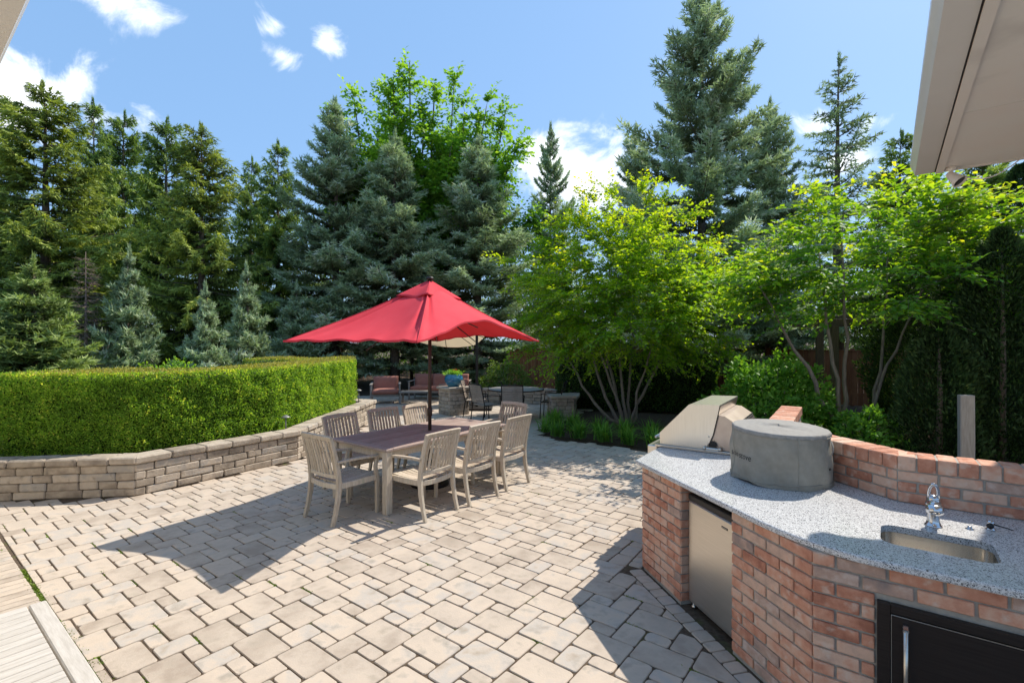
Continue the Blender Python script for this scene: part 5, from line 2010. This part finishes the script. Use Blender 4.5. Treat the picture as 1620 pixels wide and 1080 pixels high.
conifer('droop_b', 1425, 215, 17.0, 2.4, 'dark spruce behind the eave corner', 'green_needle')
conifer('blue_b', 1555, 230, 16.0, 3.0, 'dark spruce at the right edge behind the arborvitae', 'green_needle')
conifer('blue_small', 205, 405, 14.2, 1.25, 'young silver blue spruce above the left part of the hedge', 'blue_needle', group='young spruces behind the hedge')
conifer('blue_small', 325, 458, 13.8, 1.05, 'smallest young blue spruce behind the middle of the hedge', 'blue_needle', group='young spruces behind the hedge')
conifer('blue_small', 390, 428, 15.2, 1.25, 'young blue spruce behind the hedge, nearest the red umbrella', 'blue_needle', group='young spruces behind the hedge')
conifer('blue_small', 52, 420, 11.5, 1.9, 'broad light green young spruce at the left edge', 'light_needle', group='young spruces behind the hedge')
conifer('blue_small', 470, 455, 17.6, 1.5, 'young blue spruce behind the left tip of the red umbrella', 'blue_needle', group='young spruces behind the hedge')


def dead_spruce():
    rng = np.random.default_rng(77)
    Y, px = 13.6, 135
    X = (px - 810) / 775 * Y
    h = 1.95 + (540 - 398) / 775 * Y
    t = thing('dead_spruce', 'bare brown dead spruce between the green and the blue young spruces', 'tree', (X, Y, 0))
    ob('trunk', tube([(0, 0, 0), (.02, 0, h * .5), (0, .01, h)], [.05, .035, .006], 8, 'trunk'), 'dead_twig', t)
    parts = []
    z = .35
    while z < h - .1:
        for k in range(6):
            a = rng.random() * 6.28
            L = 1.05 * (1 - z / h) ** .8 * rng.uniform(.6, 1.1) + .08
            d = np.array([math.cos(a), math.sin(a), rng.uniform(-.25, .1)])
            p0 = np.array([0, 0, z]); p1 = p0 + d * L
            parts.append(tube_vf([p0, (p0 + p1) / 2 + np.array([0, 0, -.04]), p1], [.010, .007, .003], 4, cap=False))
            for m in range(int(L / .05)):
                q = rng.uniform(.2, 1)
                b = p0 + d * L * q
                e = b + unit(d + rng.normal(size=3) * .8 + np.array([0, 0, -.2])) * rng.uniform(.08, .28) * (1.1 - q * .5)
                parts.append(tube_vf([b, e], [.004, .002], 3, cap=False))
        z += .13
    ob('branches', mesh('branches', *join_vf(parts)), 'dead_twig', t)['kind'] = 'stuff'


dead_spruce()


# ------------------------------------------------------------------ broadleaf trees
def bezier(p0, p1, p2, n):
    return [p0 * (1 - s) ** 2 + p1 * 2 * s * (1 - s) + p2 * s * s for s in np.linspace(0, 1, n)]


def leafy_tree(name, label, base, stems, crown_pts, leaf_mat, n_per, spread, ls, seed, bark='bark_smooth', stem_r=.045, twig_r=.010, flat=.45, group=None, up=.25, toplit=.36, cat='tree'):
    """stems: list of polylines (local); crown_pts: (n,3) cluster centres (local), each joined to the nearest stem point."""
    rng = np.random.default_rng(seed)
    t = thing(name, label, cat, base, 0, group)
    sp, sr = [], []
    for k, st in enumerate(stems):
        pts = bezier(np.array(st[0]), np.array(st[1]), np.array(st[2]), 12)
        for i in range(1, 11):
            pts[i] = pts[i] + rng.normal(size=3) * .025
        r0 = stem_r * rng.uniform(.75, 1.15)
        rad = [r0 * (1 - .78 * i / 11) for i in range(12)]
        ob('stem', mesh('stem', *tube_vf(pts, rad, 9), smooth=True), bark, t)
        sp += pts[3:]; sr += rad[3:]
    sp = np.array(sp); sr = np.array(sr)
    parts = []
    cp = np.array(crown_pts)
    nodes, nr = sp.copy(), sr.copy()
    order = np.argsort(np.min(np.linalg.norm(cp[:, None] - sp[None], axis=2), 1))
    for ci in order:
        c = cp[ci]
        d = np.linalg.norm(nodes - c, axis=1) + np.maximum(0, nodes[:, 2] - c[2] + .1) * 1.5
        j = int(np.argmin(d))
        p0 = nodes[j]
        mid = (p0 + c) / 2 + np.array([0, 0, .05]) + rng.normal(size=3) * .06 * np.linalg.norm(c - p0)
        pts = bezier(p0, mid, c, 5)
        r = min(nr[j] * .6, .004 + twig_r * np.linalg.norm(c - p0))
        parts.append(tube_vf(pts, [r, r * .85, r * .7, r * .55, r * .35], 5, cap=False))
        nodes = np.vstack([nodes, pts[2:]]); nr = np.concatenate([nr, [r * .8, r * .65, r * .5]])
    ob('branches', mesh('branches', *join_vf(parts), smooth=True), bark, t)['kind'] = 'stuff'
    m_, k_ = n_per                                          # twigs per spray, leaves per twig
    nc = len(cp)
    cen = cp.mean(0)
    outw = unit((cp - cen) * np.array([1, 1, .55]) + np.array([0, 0, up]))
    tw = unit(outw[:, None] * 1.0 + rng.normal(size=(nc, m_, 3)) * np.array([.75, .75, flat]))
    tl = spread * rng.uniform(1.2, 2.8, (nc, m_, 1))
    s_ = (np.arange(k_) + rng.random((nc, m_, k_)) * .7) / k_
    P = cp[:, None, None] - outw[:, None, None] * spread * .5 + tw[:, :, None] * (tl * s_)[..., None]
    P[..., 2] -= (tl * s_ ** 2) * .22
    side = np.cross(tw, np.array([0, 0, 1.0]))
    side = unit(side)[:, :, None] * np.where(np.arange(k_) % 2 == 0, 1, -1)[None, None, :, None]
    n = nc * m_ * k_
    D = unit(tw[:, :, None] * .6 + side * .8 + rng.normal(size=P.shape) * .30 + np.array([0, 0, -.25])).reshape(-1, 3)
    Nn = unit(rng.normal(size=(n, 3)) * .38 + np.array([0, 0, 1.0]) - D * 0)
    P = (P + rng.normal(size=P.shape) * .02).reshape(-1, 3)
    cl = np.repeat(np.arange(nc), m_ * k_)
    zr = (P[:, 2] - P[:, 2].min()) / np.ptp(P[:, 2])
    val = np.clip(rng.normal(.30, .13, n) + toplit * zr ** 2 + rng.normal(size=nc)[cl] * .08 + .20 * s_.reshape(-1), 0, 1)  # upper crown paler: sunlit highlights put into the leaf colour
    l = rng.uniform(*ls, n)
    V, T = leaves_arr(P, D, Nn, l, l * rng.uniform(.48, .66, n), .16)
    parts = []
    tip = cp[:, None] - outw[:, None] * spread * .5 + tw * tl
    tip[..., 2] -= tl[..., 0] * .22
    for ci in range(nc):
        for q in range(m_):
            parts.append(tube_vf([cp[ci] - outw[ci] * spread * .5, tip[ci, q]], [.0035, .0012], 3, cap=False))
    ob('twigs', mesh('twigs', *join_vf(parts)), bark, t)['kind'] = 'stuff'
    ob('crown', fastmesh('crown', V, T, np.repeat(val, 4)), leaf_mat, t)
    return t


def ellipsoid_pts(n, c, r, rng, shell=.45, cut=None):
    out = []
    while len(out) < n:
        d = rng.normal(size=3); d /= np.linalg.norm(d)
        q = (shell + (1 - shell) * rng.random()) if rng.random() < .8 else rng.random()
        bump = 1 + .12 * math.sin(d[0] * 7 + d[2] * 5) + .10 * math.sin(d[1] * 9 - d[2] * 6 + 1)
        p = np.array(c) + d * np.array(r) * q * bump
        if cut is None or cut(p):
            out.append(p)
    return out


def bright_tree():
    rng = np.random.default_rng(41)
    base = (2.62, 11.4, 0)
    stems = [((-.10, 0, 0), (-.9, -.1, .35), (-1.75, -.3, 2.6)), ((-.06, .05, 0), (-.75, .1, .9), (-1.1, .3, 3.6)), ((-.02, -.05, 0), (-.35, -.2, 1.2), (-1.35, -.8, 3.2)),
             ((.05, 0, 0), (-.05, .1, 1.3), (-.35, .3, 4.3)), ((.10, .06, 0), (.15, .2, 1.4), (.45, .5, 4.2)), ((.14, -.04, 0), (.25, -.3, 1.2), (1.0, -.7, 3.3)),
             ((.16, .02, 0), (.55, .1, 1.1), (1.9, .2, 3.1)), ((.0, .1, 0), (-.3, .5, 1.5), (-.6, 1.2, 3.6))]
    pts = ellipsoid_pts(255, (.0, 0, 3.15), (2.6, 2.0, 2.15), rng, .55, lambda p: p[2] > 1.45)
    pts += ellipsoid_pts(30, (-1.3, -.5, 2.1), (1.2, 1.0, .8), rng, .3, lambda p: p[2] > 1.3)
    pts += ellipsoid_pts(34, (1.9, .0, 3.1), (1.5, 1.2, .9), rng, .3)
    pts += [np.array([x, 0, z]) for (x, z) in ((-.3, 5.55), (.4, 5.6), (1.0, 5.35), (-1.0, 5.1), (-1.9, 4.3), (-2.2, 3.6), (1.35, 4.9))]
    leafy_tree('serviceberry_tree', 'bright yellow-green multi-stem tree between the umbrella and the grill', base, stems, pts, 'serviceberry_leaf', (8, 28), .32, (.06, .105), 42, flat=.28)


bright_tree()


def right_tree():
    rng = np.random.default_rng(51)
    base = (6.25, 8.9, 0)
    stems = [((-.25, 0, 0), (-.35, .0, 1.0), (-.55, .2, 3.6)), ((-.12, .05, 0), (-.15, .1, 1.4), (-.3, -.1, 4.2)), ((.15, 0, 0), (.25, -.1, 1.3), (1.05, -.3, 3.0)),
             ((.22, .04, 0), (.45, 0, 1.2), (.85, .3, 3.8)), ((-.3, -.05, 0), (-.8, -.2, 1.2), (-1.9, -.3, 2.9))]
    pts = ellipsoid_pts(92, (.15, -.1, 3.5), (2.0, 1.6, 1.35), rng, .45, lambda p: p[2] > 2.35)
    pts += ellipsoid_pts(34, (-1.75, -.3, 3.05), (1.15, .9, .75), rng, .3)
    pts += ellipsoid_pts(42, (1.9, -.4, 3.35), (1.5, 1.1, 1.0), rng, .3)
    pts += ellipsoid_pts(26, (2.35, -.7, 3.15), (1.0, .9, 1.0), rng, .3)
    pts += ellipsoid_pts(30, (1.5, -.4, 4.15), (1.3, 1.0, .75), rng, .3)
    pts += [np.array([x, -.2, z]) for (x, z) in ((.5, 4.75), (1.3, 4.6), (-.4, 4.5), (1.9, 4.3))]
    leafy_tree('dogwood_tree', 'airy multi-stem tree with broad leaves right of the covered fire pit', base, stems, pts, 'dogwood_leaf', (6, 15), .30, (.08, .14), 52, stem_r=.05, flat=.25)


right_tree()


def maple():
    rng = np.random.default_rng(61)
    Y = 22.5
    base = (-4.6, Y, 0)
    tops = [(545, 190), (566, 160), (610, 125), (635, 150), (655, 108), (690, 140), (715, 105), (735, 170), (770, 165), (800, 165), (820, 230), (590, 200), (675, 180), (760, 220), (560, 250), (640, 230), (720, 240), (790, 290)]
    stems, pts = [], []
    extra = [(p + rng.uniform(-26, 26), q + rng.uniform(25, 120)) for (p, q) in tops]
    for (px, py) in tops + extra:
        x = (px - 810) / 775 * Y - base[0]; z = 1.95 + (540 - py) / 775 * Y
        y = rng.uniform(-1.6, 1.6)
        e = np.array([x, y, z])
        b = np.array([x * .12, y * .12, 4.2 + rng.random()])
        stems.append((b, np.array([x * .75, y * .75, 6.5]), e - np.array([0, 0, .2])))
        for s in np.linspace(.30, 1.0, 22):
            p = b * (1 - s) ** 2 + np.array([x * .75, y * .75, 6.5]) * 2 * s * (1 - s) + e * s * s
            k = .95 * (1.05 - s) + .06
            for _ in range(2 if s < .8 else 1):
                pts.append(p + rng.normal(size=3) * np.array([k, k, .35]) * .8)
    stems.append(((0, 0, 0), (0, 0, 2.5), (.05, 0, 5.2)))
    leafy_tree('maple_tree', 'tall light green maple with upright shoots behind the blue spruces', base, stems, pts, 'maple_leaf', (7, 14), .46, (.15, .24), 62, bark='bark', stem_r=.10, flat=.7, up=1.0, toplit=.25)


maple()


def leaf_shrub(name, label, loc, r, n, ls, mat, seed, cat='shrub', flat_top=False, group=None, wood=True):
    """Dense shrub: leaves through the outer shell of a lumpy dome, stems inside."""
    rng = np.random.default_rng(seed)
    t = thing(name, label, cat, loc, 0, group)
    d = rand_unit(n, rng); d[:, 2] = np.abs(d[:, 2]) * 1.0
    q = 1 - np.abs(rng.normal(size=n)) * .16
    lump = 1 + .10 * np.sin(d[:, 0] * 8 + d[:, 2] * 6) + .08 * np.sin(d[:, 1] * 11 + d[:, 2] * 7 + 1)
    P = d * np.array(r) * (q * lump)[:, None]
    P[:, 2] = np.maximum(P[:, 2], .03)
    D = unit(d * .8 + rng.normal(size=(n, 3)) * .6 + np.array([0, 0, -.1]))
    Nn = unit(d * .9 + np.array([0, 0, .7]) + rng.normal(size=(n, 3)) * .5)
    l = rng.uniform(*ls, n)
    V, T = leaves_arr(P, D, Nn, l, l * .58, .2)
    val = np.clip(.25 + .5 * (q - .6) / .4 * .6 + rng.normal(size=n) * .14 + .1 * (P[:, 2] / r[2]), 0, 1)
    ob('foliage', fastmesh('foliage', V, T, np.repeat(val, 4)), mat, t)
    if wood:
        parts = []
        for k in range(14):
            dd = rand_unit(1, rng)[0]; dd[2] = abs(dd[2]) + .3
            e = dd * np.array(r) * .8
            parts.append(tube_vf([np.array([0, 0, 0]) + dd * .03, e * .5 + np.array([0, 0, .1]), e], [.016, .011, .005], 5, cap=False))
        ob('stems', mesh('stems', *join_vf(parts), smooth=True), 'bark_smooth', t)
    return t


leaf_shrub('hydrangea_shrub', 'rounded green leafy shrub directly behind the grill', (4.95, 9.35, 0), (1.22, .95, 1.58), 9000, (.08, .14), 'hydrangea_leaf', 71)
leaf_shrub('hydrangea_shrub', 'small green leafy shrub at the foot of the right-hand tree', (5.9, 8.2, 0), (.6, .5, .75), 2600, (.07, .12), 'hydrangea_leaf', 72)
leaf_shrub('spirea_shrub', 'loose light green bush at the back beside the parasol mast', (-.2, 17.0, 0), (1.0, .7, 1.25), 4200, (.05, .09), 'wood_leaf', 73)
leaf_shrub('spirea_shrub', 'light green bush behind the left part of the hedge', (-8.9, 12.6, 0), (1.3, .9, 1.35), 6000, (.06, .10), 'maple_leaf', 74)
leaf_shrub('spirea_shrub', 'low green bush between the young spruces', (-7.3, 13.2, 0), (.9, .7, 1.0), 4000, (.06, .10), 'hydrangea_leaf', 75)
clipped_hedge('yew_hedge', 'dark clipped yew hedge behind the trunks of the multi-stem tree', [(1.35, 14.2), (4.2, 13.6), (5.4, 12.9), (5.6, 13.9), (4.3, 14.7), (1.4, 15.3)], 0.0, 1.55, 26000, 9000, 15, 'yew_leaf', 'yew_leaf', (.04, .07), .08)


def arborvitae(label, x, y, r, h, seed):
    rng = np.random.default_rng(seed)
    t = thing('arborvitae', label, 'tree', (x, y, 0), 0, 'arborvitae screen on the right')
    n = int(8500 * h * r)
    z = h * rng.random(n) ** 1.15
    prof = np.interp(z / h, [0, .15, .5, .85, 1], [.75, 1, .92, .55, .05])
    a = rng.random(n) * 6.283
    q = 1 - np.abs(rng.normal(size=n)) * .26
    lump = 1 + .22 * vnoise(a * 2.2, z * 2.0, rng) + .16 * vnoise(a * 5, z * 5, rng)
    rr = r * prof * q * lump
    P = np.column_stack([rr * np.cos(a), rr * np.sin(a), z])
    D = unit(np.column_stack([np.cos(a) * .55, np.sin(a) * .55, np.full(n, .75)]) + rng.normal(size=(n, 3)) * .35)
    tang = np.column_stack([-np.sin(a), np.cos(a), np.zeros(n)])
    l = rng.uniform(.05, .10, n)
    V, T = leaves_arr(P, D, unit(tang + rng.normal(size=(n, 3)) * .5), l, l * .35, .1)
    ob('foliage', fastmesh('foliage', V, T, np.repeat(np.clip(.15 + .55 * (q - .5) + rng.normal(size=n) * .15, 0, 1), 4)), 'arborvitae_scale', t)
    ob('trunk', tube([(0, 0, 0), (.02, 0, h * .5), (0, 0, h * .95)], [.05, .035, .008], 8, 'trunk'), 'bark', t)


for i, (x, y, r, h, lb) in enumerate([
        (6.75, 7.75, .62, 2.2, 'short dark arborvitae behind the brick upstand, left of the grey post'),
        (7.7, 7.7, .80, 3.7, 'dark arborvitae right behind the grey post'),
        (9.4, 8.3, 1.0, 4.2, 'tall dark arborvitae at the right edge'),
        (8.7, 10.4, 1.0, 4.4, 'dark arborvitae standing behind the arbor beam'),
        (10.6, 10.2, 1.1, 5.6, 'tallest dark arborvitae at the far right')]):
    arborvitae(lb, x, y, r, h, 80 + i)


# ------------------------------------------------------------------ strap-leaved clumps along the bed
def lily_mesh(seed):
    rng = np.random.default_rng(seed)
    V, T, val = [], [], []
    for k in range(95):
        a = rng.random() * 6.28
        lean = rng.uniform(.15, 1.0)
        L = rng.uniform(.30, .52)
        w = rng.uniform(.008, .014)
        d = np.array([math.cos(a), math.sin(a), 0]); s = np.array([-d[1], d[0], 0])
        b = np.array([rng.normal() * .05, rng.normal() * .05, 0])
        v0 = len(V)
        v = rng.random()
        for i in range(6):
            q = i / 5
            p = b + d * L * lean * q * (.35 + .65 * q) + np.array([0, 0, L * (q * 1.05 - lean * .75 * q * q)])
            p[2] = max(p[2], .01)
            ww = w * (1 - q ** 2.5)
            V.append(p - s * ww); V.append(p + s * ww)
            val += [v * .5 + .4 * q] * 2
        for i in range(5):
            a0 = v0 + i * 2
            T += [(a0, a0 + 1, a0 + 3), (a0, a0 + 3, a0 + 2)]
    return fastmesh('blades', np.array(V), np.array(T), np.array(val))


def lilies():
    ms = [lily_mesh(90 + k) for k in range(4)]
    edge = [(.72, 10.55), (.95, 10.05), (1.35, 9.85), (1.78, 9.55), (2.2, 9.25), (2.62, 8.98), (3.0, 8.65), (.98, 11.1), (1.35, 10.65), (1.8, 10.25), (2.3, 9.9), (2.75, 9.6), (3.2, 9.3), (3.45, 8.2), (1.0, 11.55)]
    names = ['strap-leaved grass clump at the patio corner nearest the low pier', 'grass clump second from the patio corner along the paving edge', 'grass clump third from the patio corner along the paving edge',
             'grass clump in the middle of the row along the paving edge', 'grass clump along the paving edge in front of the tree trunks', 'grass clump along the paving edge left of the grill handle',
             'grass clump along the paving edge beside the grill', 'grass clump in the second row next to the low pier', 'grass clump in the second row, second from the low pier', 'grass clump in the second row, third from the low pier',
             'grass clump in the second row just left of the leaning stems', 'grass clump in the second row at the foot of the trunks', 'grass clump in the second row behind the grill', 'grass clump hidden low behind the grill hood',
             'grass clump touching the base of the low pier']
    rng = random.Random(4)
    for i, (x, y) in enumerate(edge):
        t = thing('grass_clump', names[i], 'plant', (x, y, 0), rng.random() * 6, 'strap-leaved clumps along the bed')
        t.scale = (rng.uniform(1.0, 1.25),) * 3
        ob('blades', ms[i % 4], 'lily_blade', t)


lilies()


# ------------------------------------------------------------------ wood behind everything: one mass of undergrowth
def undergrowth():
    rng = np.random.default_rng(99)
    n = 150000
    c = 700
    cx = rng.uniform(-34, 30, c); cy = rng.uniform(24.5, 31, c) - np.abs(cx) * .08; cz = rng.random(c) ** 1.3 * np.where(cx < 2, 8.2, 5.2) + .3
    right = cx > 12
    k = rng.integers(0, c, n)
    P = np.column_stack([cx[k], cy[k], cz[k]]) + rng.normal(size=(n, 3)) * np.array([.9, .7, .6])
    P[:, 2] = np.abs(P[:, 2])
    l = rng.uniform(.10, .20, n)
    V, T = leaves_arr(P, rand_unit(n, rng), unit(rng.normal(size=(n, 3)) + np.array([0, 0, 1])), l, l * .6, .15)
    val = np.clip(rng.normal(.42, .16, n) + rng.normal(size=c)[k] * .14, 0, 1)
    o = ob('undergrowth', fastmesh('undergrowth', V, T, np.repeat(val, 4)), 'wood_leaf')
    tag(o, 'mass of mixed green undergrowth behind the spruces', 'undergrowth', kind='stuff')


undergrowth()
